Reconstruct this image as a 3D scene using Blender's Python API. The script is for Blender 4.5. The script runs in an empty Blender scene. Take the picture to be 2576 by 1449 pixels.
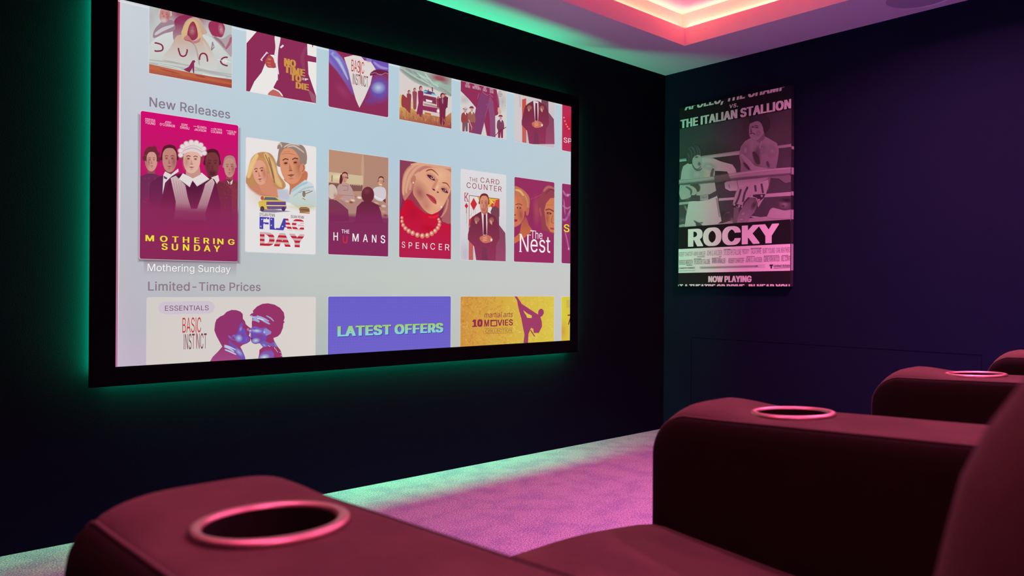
import bpy, bmesh, math, random
from mathutils import Vector, Matrix
from mathutils.geometry import tessellate_polygon

# ------------------------------------------------------------------ camera, world, lights
SC = bpy.context.scene
COL = SC.collection
random.seed(7)
H = 2.28                                   # room height
CAM = Vector((-4.0215, -2.9955, 0.8938))
FPX = 1914.5                               # focal length in pixels of the 2576 wide frame
YAW, PITCH, ROLL = 0.7333, 0.0015, 0.0061
fw = Vector((math.sin(YAW)*math.cos(PITCH), math.cos(YAW)*math.cos(PITCH), math.sin(PITCH)))
r0 = Vector((math.cos(YAW), -math.sin(YAW), 0.0)); u0 = r0.cross(fw)
RT = math.cos(ROLL)*r0 + math.sin(ROLL)*u0
UP = -math.sin(ROLL)*r0 + math.cos(ROLL)*u0
cd = bpy.data.cameras.new('camera'); cam = bpy.data.objects.new('camera', cd); COL.objects.link(cam)
cd.sensor_width = 36.0; cd.lens = FPX*36/2576; cd.clip_start = 0.02
cam.matrix_world = Matrix(((RT.x, UP.x, -fw.x, CAM.x), (RT.y, UP.y, -fw.y, CAM.y), (RT.z, UP.z, -fw.z, CAM.z), (0, 0, 0, 1)))
cd.dof.use_dof = True; cd.dof.focus_distance = 3.2; cd.dof.aperture_fstop = 5.6
SC.camera = cam
SC.view_settings.view_transform = 'Standard'; SC.view_settings.look = 'None'
SC.view_settings.exposure = 0.0; SC.view_settings.gamma = 1.0; SC.view_settings.use_curve_mapping = False
SC.cycles.transparent_max_bounces = 96
SC.cycles.max_bounces = 8; SC.cycles.diffuse_bounces = 6
SC.cycles.sample_clamp_indirect = 4.0
W = bpy.data.worlds.new('dark_room'); SC.world = W; W.use_nodes = True
W.node_tree.nodes['Background'].inputs[0].default_value = (0.01, 0.01, 0.015, 1); W.node_tree.nodes['Background'].inputs[1].default_value = 0.02

def strip(name, a, b, aim, width, watts, color, spread=180):
    """A thin LED strip from a to b shining towards the direction aim."""
    a, b, aim = Vector(a), Vector(b), Vector(aim).normalized()
    l = bpy.data.lights.new(name, 'AREA'); l.shape = 'RECTANGLE'
    l.size = (b-a).length; l.size_y = width; l.energy = watts; l.color = color; l.spread = math.radians(spread)
    o = bpy.data.objects.new(name, l); COL.objects.link(o)
    x = (b-a).normalized(); z = -aim; y = z.cross(x).normalized()
    m = (a+b)/2
    o.matrix_world = Matrix(((x.x, y.x, z.x, m.x), (x.y, y.y, z.y, m.y), (x.z, y.z, z.z, m.z), (0, 0, 0, 1)))
    return o

# screen geometry, metres (wall of the screen is y = 0, the room lies at y < 0, right wall is x = 0)
SX0, SX1, SZ0, SZ1 = -3.2541, -0.9138, 0.6078, 1.9219
FX0, FX1, FZ0, FZ1 = -3.3394, -0.8633, 0.5408, 1.9845
SY = -0.034
GREEN = (0.0, 1.0, 0.42)
GW = 7.0
IN = 0.030
yl = -0.014
strip('screen_backlight_top', (FX0+.05, yl, FZ1-IN), (FX1-.05, yl, FZ1-IN), (0, .6, 1), .016, GW*1.0, GREEN)
strip('screen_backlight_bottom', (FX0+.05, yl, FZ0+IN), (FX1-.05, yl, FZ0+IN), (0, .6, -1), .016, GW*4.0, GREEN)
strip('screen_backlight_left', (FX0+IN, yl, FZ0+.05), (FX0+IN, yl, FZ1-.05), (-1, .6, 0), .016, GW*3.7, GREEN)
strip('screen_backlight_right', (FX1-IN, yl, FZ0+.05), (FX1-IN, yl, FZ1-.05), (1, .6, 0), .016, GW*1.2, GREEN)
# tray in the ceiling: lip corner at (TX1, TY1); ledge LEDs behind the lip
TX0, TX1, TY0, TY1 = -4.45, -0.412, -4.35, -0.4400
SET, ZL, ZT = 0.065, H+0.088, 2.49
WARM = (1.0, 0.55, 0.26); ROSE = (1.0, 0.004, 0.03)
for nm, a, b, inn in (('front', (TX0, TY1+.03), (TX1+.03, TY1+.03), (0, -1)), ('right', (TX1+.03, TY0), (TX1+.03, TY1+.03), (-1, 0)),
                      ('back', (TX0, TY0-.03), (TX1, TY0-.03), (0, 1)), ('left', (TX0-.03, TY0), (TX0-.03, TY1), (1, 0))):
    z = ZL+.006
    strip('tray_led_warm_'+nm, (a[0]-inn[0]*.020, a[1]-inn[1]*.020, z), (b[0]-inn[0]*.020, b[1]-inn[1]*.020, z), (-inn[0]*.35, -inn[1]*.35, 1), .010, 4.0, WARM, 120)
    strip('tray_led_rose_'+nm, (a[0]+inn[0]*.012, a[1]+inn[1]*.012, z+.004), (b[0]+inn[0]*.012, b[1]+inn[1]*.012, z+.004), (inn[0]*.8, inn[1]*.8, .6), .012, 20.0, ROSE)

for i, (x, y) in enumerate(((-.95, -1.9), (-2.4, -1.9), (-3.85, -1.9), (-.95, -3.3), (-2.4, -3.3), (-3.85, -3.3))):  # added pink fill lights, out of view, to brighten floor, arms and poster
    l = bpy.data.lights.new('added_tray_fill', 'AREA'); l.shape = 'DISK'; l.size = .14; l.energy = (68.0, 13, 14, 26, 17, 18)[i]; l.color = (1.0, .185, .50); l.spread = math.radians(142)
    o = bpy.data.objects.new('added_tray_fill', l); COL.objects.link(o); o.location = (x, y, ZT-.004)

# ------------------------------------------------------------------ helpers
def lin(c):
    if isinstance(c, str):
        c = tuple(int(c[i:i+2], 16) for i in (0, 2, 4))
    return tuple((v/255/12.92) if v/255 <= .04045 else ((v/255+.055)/1.055)**2.4 for v in c[:3])

def tag(o, label=None, cat=None, group=None, kind=None):
    if label: o['label'] = label
    if cat: o['category'] = cat
    if group: o['group'] = group
    if kind: o['kind'] = kind
    return o

def empty(name, loc):
    o = bpy.data.objects.new(name, None); COL.objects.link(o); o.location = loc; return o

def link(name, me, mats, parent=None, smooth=True):
    o = bpy.data.objects.new(name, me); COL.objects.link(o)
    for m in (mats if isinstance(mats, (list, tuple)) else [mats]): me.materials.append(m)
    if parent: o.parent = parent
    if smooth:
        me.polygons.foreach_set('use_smooth', [True]*len(me.polygons))
    return o

def obj(name, bm, mat, parent=None, smooth=True, angle=None):
    me = bpy.data.meshes.new(name)
    bmesh.ops.recalc_face_normals(bm, faces=bm.faces)
    if angle:
        for e in bm.edges:
            if len(e.link_faces) == 2 and e.calc_face_angle(0) > math.radians(angle): e.smooth = False
    bm.to_mesh(me); bm.free()
    return link(name, me, mat, parent, smooth)

def box(bm, x0, x1, y0, y1, z0, z1, bevel=0, seg=2):
    vs = [bm.verts.new(p) for p in ((x0, y0, z0), (x1, y0, z0), (x1, y1, z0), (x0, y1, z0), (x0, y0, z1), (x1, y0, z1), (x1, y1, z1), (x0, y1, z1))]
    fs = [bm.faces.new([vs[i] for i in q]) for q in ((0, 3, 2, 1), (4, 5, 6, 7), (0, 1, 5, 4), (1, 2, 6, 5), (2, 3, 7, 6), (3, 0, 4, 7))]
    if bevel:
        es = list({e for f in fs for e in f.edges})
        bmesh.ops.bevel(bm, geom=es, offset=bevel, segments=seg, affect='EDGES', profile=.5)

def boxes(name, lst, mat, parent=None, bevel=0, smooth=False):
    bm = bmesh.new()
    for b in lst: box(bm, *b, bevel=bevel)
    return obj(name, bm, mat, parent, smooth, 40)

def quad(bm, pts):
    return bm.faces.new([bm.verts.new(p) for p in pts])

def tube(bm, pts, r, n=8):
    rings = []
    pts = [Vector(p) for p in pts]
    for i, p in enumerate(pts):
        d = (pts[min(i+1, len(pts)-1)]-pts[max(i-1, 0)]).normalized()
        a = d.cross(Vector((1, 0.1, .05))).normalized(); b = d.cross(a)
        rings.append([bm.verts.new(p+a*r*math.cos(t)+b*r*math.sin(t)) for t in [2*math.pi*k/n for k in range(n)]])
    for A, B in zip(rings, rings[1:]):
        for k in range(n): bm.faces.new((A[k], A[(k+1) % n], B[(k+1) % n], B[k]))
    bm.faces.new(rings[0][::-1]); bm.faces.new(rings[-1])

def lathe(bm, prof, c, n=48):
    rings = [[bm.verts.new((c[0]+r*math.cos(2*math.pi*k/n), c[1]+r*math.sin(2*math.pi*k/n), c[2]+z)) for k in range(n)] for r, z in prof]
    for A, B in zip(rings, rings[1:]):
        for k in range(n): bm.faces.new((A[k], A[(k+1) % n], B[(k+1) % n], B[k]))
    return rings

# ------------------------------------------------------------------ materials
def mat(name, color, rough=.8, metal=0, sheen=0, bump=None, vary=None, spec=.3, emit=None):
    m = bpy.data.materials.new(name); m.use_nodes = True
    nt = m.node_tree; b = nt.nodes['Principled BSDF']
    b.inputs['Base Color'].default_value = (*color, 1); b.inputs['Roughness'].default_value = rough
    b.inputs['Metallic'].default_value = metal; b.inputs['Specular IOR Level'].default_value = spec
    if sheen:
        b.inputs['Sheen Weight'].default_value = sheen; b.inputs['Sheen Roughness'].default_value = .4
    if emit:
        b.inputs['Emission Color'].default_value = (*emit[0], 1); b.inputs['Emission Strength'].default_value = emit[1]
    co = nt.nodes.new('ShaderNodeTexCoord')
    if vary:                                    # (scale, other colour, low, high)
        n = nt.nodes.new('ShaderNodeTexNoise'); n.inputs['Scale'].default_value = vary[0]; n.inputs['Detail'].default_value = 4
        nt.links.new(co.outputs['Object'], n.inputs['Vector'])
        rp = nt.nodes.new('ShaderNodeValToRGB'); rp.color_ramp.elements[0].position = vary[2]; rp.color_ramp.elements[1].position = vary[3]
        rp.color_ramp.elements[0].color = (*color, 1); rp.color_ramp.elements[1].color = (*vary[1], 1)
        nt.links.new(n.outputs['Fac'], rp.inputs['Fac']); nt.links.new(rp.outputs['Color'], b.inputs['Base Color'])
    if bump:                                    # (scale, strength, distance)
        n = nt.nodes.new('ShaderNodeTexNoise'); n.inputs['Scale'].default_value = bump[0]; n.inputs['Detail'].default_value = 3
        nt.links.new(co.outputs['Object'], n.inputs['Vector'])
        bp = nt.nodes.new('ShaderNodeBump'); bp.inputs['Strength'].default_value = bump[1]; bp.inputs['Distance'].default_value = bump[2]
        nt.links.new(n.outputs['Fac'], bp.inputs['Height']); nt.links.new(bp.outputs['Normal'], b.inputs['Normal'])
    return m

M_wall_front = mat('black_wall_paint', (.0018, .0024, .0042), .95, bump=(260, .25, .002), spec=.05)
M_wall = mat('navy_wall_paint', (.0056, .0095, .021), .95, bump=(260, .25, .002), spec=.05)
M_white = mat('white_ceiling_paint', (.72, .72, .74), .9, bump=(300, .1, .001), spec=.1)
M_frame = mat('black_velvet_frame', (.0018, .0018, .0022), .95, spec=.02)
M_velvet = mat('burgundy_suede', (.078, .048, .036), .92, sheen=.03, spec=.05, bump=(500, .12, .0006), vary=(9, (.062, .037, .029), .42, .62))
M_velvet_side = mat('shaded_suede_side', (.011, .0066, .0055), .95, sheen=.0, spec=.03, bump=(500, .25, .001))  # same suede as the tops, shade of the sides put into its colour
M_pipe = mat('burgundy_piping', (.07, .042, .033), .8, spec=.2)
M_ring = mat('brushed_steel_ring', (.44, .24, .23), .42, metal=1.0, spec=.5)
M_cup = mat('black_plastic_cup', (.012, .008, .008), .6, spec=.1)
M_foot = mat('black_plastic_foot', (.01, .01, .01), .6)
M_speaker = mat('white_speaker_grille', (.46, .45, .48), .8, bump=(900, .5, .001))
M_tape = mat('green_led_tape', (.2, .6, .4), .5, emit=((0, 1, .45), .5))
M_tape_w = mat('white_led_tape', (.8, .8, .75), .5)
def carpet():
    m = bpy.data.materials.new('pale_mottled_carpet'); m.use_nodes = True; nt = m.node_tree; b = nt.nodes['Principled BSDF']
    b.inputs['Roughness'].default_value = 1; b.inputs['Specular IOR Level'].default_value = .02
    co = nt.nodes.new('ShaderNodeTexCoord')
    def noise(s, d):
        n = nt.nodes.new('ShaderNodeTexNoise'); n.inputs['Scale'].default_value = s; n.inputs['Detail'].default_value = d
        nt.links.new(co.outputs['Object'], n.inputs['Vector']); return n
    n1 = noise(9, 3); r1 = nt.nodes.new('ShaderNodeValToRGB')
    r1.color_ramp.elements[0].position = .38; r1.color_ramp.elements[1].position = .56
    r1.color_ramp.elements[0].color = (.41, .40, .50, 1); r1.color_ramp.elements[1].color = (.50, .49, .54, 1)
    nt.links.new(n1.outputs['Fac'], r1.inputs['Fac'])
    n2 = noise(170, 3); r2 = nt.nodes.new('ShaderNodeValToRGB')
    r2.color_ramp.elements[0].position = .36; r2.color_ramp.elements[1].position = .64
    r2.color_ramp.elements[0].color = (.45, .45, .45, 1); r2.color_ramp.elements[1].color = (1, 1, 1, 1)
    nt.links.new(n2.outputs['Fac'], r2.inputs['Fac'])
    mx = nt.nodes.new('ShaderNodeMix'); mx.data_type = 'RGBA'; mx.blend_type = 'MULTIPLY'; mx.inputs[0].default_value = 1
    nt.links.new(r1.outputs['Color'], mx.inputs[6]); nt.links.new(r2.outputs['Color'], mx.inputs[7])
    nt.links.new(mx.outputs[2], b.inputs['Base Color'])
    bp = nt.nodes.new('ShaderNodeBump'); bp.inputs['Strength'].default_value = .8; bp.inputs['Distance'].default_value = .008
    nt.links.new(n2.outputs['Fac'], bp.inputs['Height']); nt.links.new(bp.outputs['Normal'], b.inputs['Normal'])
    return m
M_carpet = carpet()

# ------------------------------------------------------------------ room shell
RX0, RY0 = -4.95, -4.85
def struct(name, lst, m):
    return tag(boxes(name, lst, m), kind='structure')
struct('floor', [(RX0-.1, .1, RY0-.1, .1, -.1, 0)], M_carpet)
struct('wall_front', [(RX0-.1, .1, 0, .1, 0, H+.3)], M_wall_front)
struct('wall_right', [(0, .1, RY0-.1, 0, 0, H+.3)], M_wall)
struct('wall_left', [(RX0-.1, RX0, RY0-.1, 0, 0, H+.3)], M_wall)
struct('wall_back', [(RX0, 0, RY0-.1, RY0, 0, H+.3)], M_wall)
M_gap = mat('dark_panel_gap', (.0035, .006, .013), 1, spec=0)
struct('trim_1', [(-.0012, .0004, -1.820, -.2109, .597, .5995), (-.0012, .0004, -1.8212, -1.8188, .012, .5995), (-.0012, .0004, -.2121, -.2097, .012, .5995)], M_gap)   # joint of the access panel low on the right wall
# lower ceiling around the tray: lip, ledge, tray wall and upper ceiling in one shell
bm = bmesh.new()
x0, x1, y0, y1 = TX0, TX1, TY0, TY1
def rect(a, b, c, d, z): return [(a, c, z), (b, c, z), (b, d, z), (a, d, z)]
LOOPS = [rect(RX0, 0, RY0, 0, H), rect(x0, x1, y0, y1, H), rect(x0, x1, y0, y1, ZL+.012), rect(x0-.012, x1+.012, y0-.012, y1+.012, ZL+.012),
         rect(x0-.012, x1+.012, y0-.012, y1+.012, ZL), rect(x0-SET, x1+SET, y0-SET, y1+SET, ZL), rect(x0-SET, x1+SET, y0-SET, y1+SET, ZT)]
prev = None
for lp in LOOPS:
    vs = [bm.verts.new(p) for p in lp]
    if prev:
        for k in range(4): bm.faces.new((prev[k], prev[(k+1) % 4], vs[(k+1) % 4], vs[k]))
    prev = vs
bm.faces.new(prev)
tag(obj('ceiling', bm, M_white, None, False), kind='structure')

# round in-ceiling speaker beside the tray
sp = tag(empty('ceiling_speaker', (-.209, -1.617, H)), 'round white in-ceiling speaker grille beside the glowing tray', 'speaker')
bm = bmesh.new(); lathe(bm, [(.152, 0), (.152, -.004), (.147, -.0065), (.142, -.004), (.141, -.001)], (0, 0, 0), 64); obj('rim', bm, M_white, sp)
bm = bmesh.new(); rr = lathe(bm, [(.141, -.0012), (.10, -.0025), (.05, -.003), (.004, -.003)], (0, 0, 0), 64); bm.faces.new(rr[-1]); obj('grille', bm, M_speaker, sp)

# ------------------------------------------------------------------ recliners
def offset_poly(pts, d):
    n = len(pts); out = []
    for i in range(n):
        a, b = Vector(pts[i-1]), Vector(pts[(i+1) % n]); t = (b-a).normalized()
        out.append((pts[i][0]-t.y*d, pts[i][1]+t.x*d))          # counter-clockwise outline: inward normal
    return out

def arc(cx, cy, r, a0, a1, n):
    return [(cx+r*math.cos(math.radians(a0+(a1-a0)*k/n)), cy+r*math.sin(math.radians(a0+(a1-a0)*k/n))) for k in range(n+1)]

def slab(bm, outline, stations, lift=None):
    """Sweep an outline (y, z) along x; stations are (x, inset); lift(x, y, z) raises points."""
    rings = []
    for x, ins in stations:
        pl = offset_poly(outline, ins) if ins else outline
        rings.append([bm.verts.new((x, p[0], p[1]+(lift(x, p[0], p[1]) if lift else 0))) for p in pl])
    n = len(outline)
    for A, B in zip(rings, rings[1:]):
        for k in range(n): bm.faces.new((A[k], A[(k+1) % n], B[(k+1) % n], B[k]))
    bm.faces.new(rings[0][::-1]); bm.faces.new(rings[-1])

def dens(pts, step):
    out = []
    n = len(pts)
    for i in range(n):
        a, b = pts[i], pts[(i+1) % n]; L = math.dist(a, b); k = max(1, int(L/step))
        out += [(a[0]+(b[0]-a[0])*j/k, a[1]+(b[1]-a[1])*j/k) for j in range(k)]
    return out

AW = .188                                    # arm width between the seams
def top_z(y): return .692 + .045*max(0, -y-.05)
def arm_outline(dy=0, dz=0, r=.070):
    yf = .050+dy; pts = [(yf-.02, .05), (yf-.004, .20), (yf, .42), (yf, .58)]
    pts += arc(yf-r, top_z(0)+dz-r, r, 0, 80, 8)
    for y in [-.04-.03*k for k in range(29)]: pts.append((y+dy*.3, top_z(y)+dz))
    pts += [(-.92, .70), (-.93, .4), (-.93, .05)]
    return pts

def build_chair():
    root = empty('cinema_recliner', (0, 0, 0))
    ol = dens(arm_outline(), .012)
    def crown(x, y, z):
        if z < .66: return 0
        t = min(1, max(0, (x-.0)/AW)); c = 1-(2*t-1)**4
        hump = .014*math.exp(-((y+.012)/.075)**2)+.004
        dip = -.002*math.exp(-((y+.36)/.09)**2)
        return c*(hump+dip)
    st = [(0.0, .0035), (.002, .0012), (.008, .0)]+[(.018+.0076*k, 0) for k in range(21)]+[(AW-.008, .0), (AW-.002, .0012), (AW, .0035)]
    bm = bmesh.new(); slab(bm, ol, st, crown)
    me = bpy.data.meshes.new('arm_raw'); bmesh.ops.recalc_face_normals(bm, faces=bm.faces); bm.to_mesh(me); bm.free()
    # cup hole
    cu = (AW/2+.002, -.145, .70)
    raw = bpy.data.objects.new('arm_raw', me); COL.objects.link(raw)
    bm = bmesh.new(); rr = lathe(bm, [(.0555, -.09), (.0555, .10)], cu, 64); bm.faces.new(rr[0][::-1]); bm.faces.new(rr[1])
    bmesh.ops.recalc_face_normals(bm, faces=bm.faces)
    cm = bpy.data.meshes.new('cutter'); bm.to_mesh(cm); bm.free(); cut = bpy.data.objects.new('cutter', cm); COL.objects.link(cut)
    md = raw.modifiers.new('hole', 'BOOLEAN'); md.operation = 'DIFFERENCE'; md.object = cut; md.solver = 'EXACT'
    dg = bpy.context.evaluated_depsgraph_get(); dg.update()
    em = bpy.data.meshes.new_from_object(raw.evaluated_get(dg)); em.name = 'armrest'
    bpy.data.objects.remove(raw); bpy.data.objects.remove(cut)
    bm = bmesh.new(); bm.from_mesh(em)
    for e in bm.edges:
        if len(e.link_faces) == 2 and e.calc_face_angle(0) > math.radians(35): e.smooth = False
    bm.to_mesh(em); bm.free()
    em.materials.clear()
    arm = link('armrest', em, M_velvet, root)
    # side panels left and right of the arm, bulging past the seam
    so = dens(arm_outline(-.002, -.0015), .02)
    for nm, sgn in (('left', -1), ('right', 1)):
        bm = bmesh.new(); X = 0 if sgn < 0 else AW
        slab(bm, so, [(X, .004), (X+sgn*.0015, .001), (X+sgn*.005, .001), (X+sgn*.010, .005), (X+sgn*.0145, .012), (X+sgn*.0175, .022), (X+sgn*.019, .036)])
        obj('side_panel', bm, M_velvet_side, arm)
    bm = bmesh.new()
    path = [(0, p[0], p[1]+.001) for p in offset_poly(arm_outline(-.001, -.002), 0)]
    tube(bm, path[1:40], .0024)
    obj('piping', bm, M_pipe, arm)
    cz = top_z(cu[1])+.0055
    bm = bmesh.new()
    tilt = .03
    rr = lathe(bm, [(.0640, -.006), (.0640, .0), (.0628, .0028), (.0600, .0042), (.0560, .0042), (.0535, .0028), (.0522, .0), (.0520, -.005)], (0, 0, 0), 72)
    h = obj('cup_holder', bm, M_ring, arm); h.location = (cu[0], cu[1], cz); h.rotation_euler = (-.045, 0, 0)
    bm = bmesh.new(); rr = lathe(bm, [(.0519, .0005), (.0515, -.03), (.050, -.082), (.044, -.0845), (.002, -.0845)], (0, 0, 0), 64); bm.faces.new(rr[-1])
    c = obj('cup_liner', bm, M_cup, arm); c.location = h.location; c.rotation_euler = h.rotation_euler
    # seat with a rounded front roll, seam and footrest front
    SXL, SXR = AW+.021, .855-.022
    seat_o = dens([(-.62, .40), (.02, .40)] + arc(.0, .430, .092, -40, 95, 10) + [(-.05, .518), (-.12, .512), (-.2, .505), (-.3, .500), (-.45, .503), (-.62, .515)], .035)
    def scrown(x, y, z):
        t = (x-SXL)/(SXR-SXL); return .016*(1-(2*t-1)**2) if z > .43 else 0
    n = 14
    sst = [(SXL, .014), (SXL+.004, .007), (SXL+.012, .002), (SXL+.025, .0)]+[(SXL+.04+(SXR-SXL-.08)*k/n, 0) for k in range(n+1)]+[(SXR-.025, .001), (SXR-.012, .006), (SXR-.004, .016), (SXR, .03)]
    def fold(x, y, z):
        if z < .46: return scrown(x, y, z)
        return scrown(x, y, z) - .010*math.exp(-((y+.27+.35*(x-.52)**2)/.014)**2) + .0015*math.sin(x*21+y*9)
    bm = bmesh.new(); slab(bm, seat_o, sst, fold); seat = obj('seat_cushion', bm, M_velvet, root)
    fr = dens([(-.0, .10), (.055, .10), (.068, .2), (.072, .36), (.05, .395), (.0, .395)], .03)
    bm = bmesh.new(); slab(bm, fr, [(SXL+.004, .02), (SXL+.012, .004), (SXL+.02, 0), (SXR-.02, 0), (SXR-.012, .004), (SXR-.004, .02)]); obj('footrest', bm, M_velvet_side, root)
    # backrest: reclined pillow, lower roll and head roll
    ctl = [(0.46, -0.533), (0.56, -0.551), (0.66, -0.571), (0.766, -0.597), (0.8, -0.604), (0.838, -0.62), (0.862, -0.636), (0.9, -0.662), (0.95, -0.694), (1.0, -0.724), (1.05, -0.754)]
    front = []
    for k in range(25):
        s = .46+.59*k/24; q = next(i for i in range(len(ctl)-1) if s <= ctl[i+1][0]+1e-6)
        (s0, y0), (s1, y1) = ctl[q], ctl[q+1]
        front.append((y0+(y1-y0)*(s-s0)/(s1-s0), s))
    top = arc(front[-1][0]-.070, 1.055, .070, 15, 175, 8)
    rear = [(front[-1][0]-.145, .95), (-.87, .6), (-.82, .44)]
    bo = dens(front+top+rear, .035)
    bst = [(SXL-.010, .045), (SXL-.006, .028), (SXL+.004, .013), (SXL+.02, .004), (SXL+.045, 0)]+[(SXL+.06+(SXR-SXL-.12)*k/10, 0) for k in range(11)]+[(SXR-.045, 0), (SXR-.02, .004), (SXR-.012, .013), (SXR-.004, .028), (SXR, .045)]
    def bw(x, y, z): return .004*math.sin(z*23+x*9)
    bm = bmesh.new(); slab(bm, bo, bst, bw); obj('backrest', bm, M_velvet, root)
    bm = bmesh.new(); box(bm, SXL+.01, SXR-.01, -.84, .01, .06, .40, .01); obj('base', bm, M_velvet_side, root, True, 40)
    for fx, fy in ((.03, -.04), (AW-.03, -.04), (.03, -.86), (AW-.03, -.86)):
        bm = bmesh.new(); rr = lathe(bm, [(.018, 0), (.022, .052)], (fx, fy, 0), 16); bm.faces.new(rr[0][::-1]); bm.faces.new(rr[1]); obj('foot', bm, M_foot, root)
    return root

def dup_tree(o, parent=None):
    c = o.copy(); COL.objects.link(c)
    if parent: c.parent = parent
    for ch in o.children: dup_tree(ch, c)
    return c

CH_X = [-3.848, -2.993, -2.138, -1.283]
CH_L = ['nearest burgundy suede cinema recliner, its big armrest and cup holder in the foreground',
        'second burgundy suede recliner from the camera, its long armrest beside the nearest seat cushion',
        'third burgundy suede recliner, its armrest seen behind the second one against the navy wall',
        'farthest burgundy suede recliner, only the tip of its armrest showing at the right edge']
chair = build_chair()
for i, (x, l) in enumerate(zip(CH_X, CH_L)):
    c = chair if i == 0 else dup_tree(chair)
    c.location = (x, -2.26, 0)
    tag(c, l, 'recliner', 'row of cinema recliners facing the screen')
    strip('recliner_base_light', (x+.22, -2.26+.03, .075), (x+.82, -2.26+.03, .075), (0, 1, -.9), .02, 24.0, (.18, .10, 1.0), 110)
# ------------------------------------------------------------------ flat pictures: printed or projected artwork lying on a real plane
def picture_mat(name, lit, sample=True):
    m = bpy.data.materials.new(name); m.use_nodes = True; nt = m.node_tree
    out = nt.nodes['Material Output']; nt.nodes.remove(nt.nodes['Principled BSDF'])
    at = nt.nodes.new('ShaderNodeAttribute'); at.attribute_name = 'ink'
    if lit: sh = nt.nodes.new('ShaderNodeEmission')
    else:
        sh = nt.nodes.new('ShaderNodeBsdfDiffuse')
    tr = nt.nodes.new('ShaderNodeBsdfTransparent'); mx = nt.nodes.new('ShaderNodeMixShader')
    nt.links.new(at.outputs['Color'], sh.inputs['Color']); nt.links.new(at.outputs['Alpha'], mx.inputs[0])
    nt.links.new(tr.outputs[0], mx.inputs[1]); nt.links.new(sh.outputs[0], mx.inputs[2]); nt.links.new(mx.outputs[0], out.inputs['Surface'])
    if not sample: m.cycles.emission_sampling = 'NONE'
    return m
M_light = picture_mat('projected_light', True)
M_art = picture_mat('projected_artwork', True, False)
M_ink = picture_mat('printed_ink', False)

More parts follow.
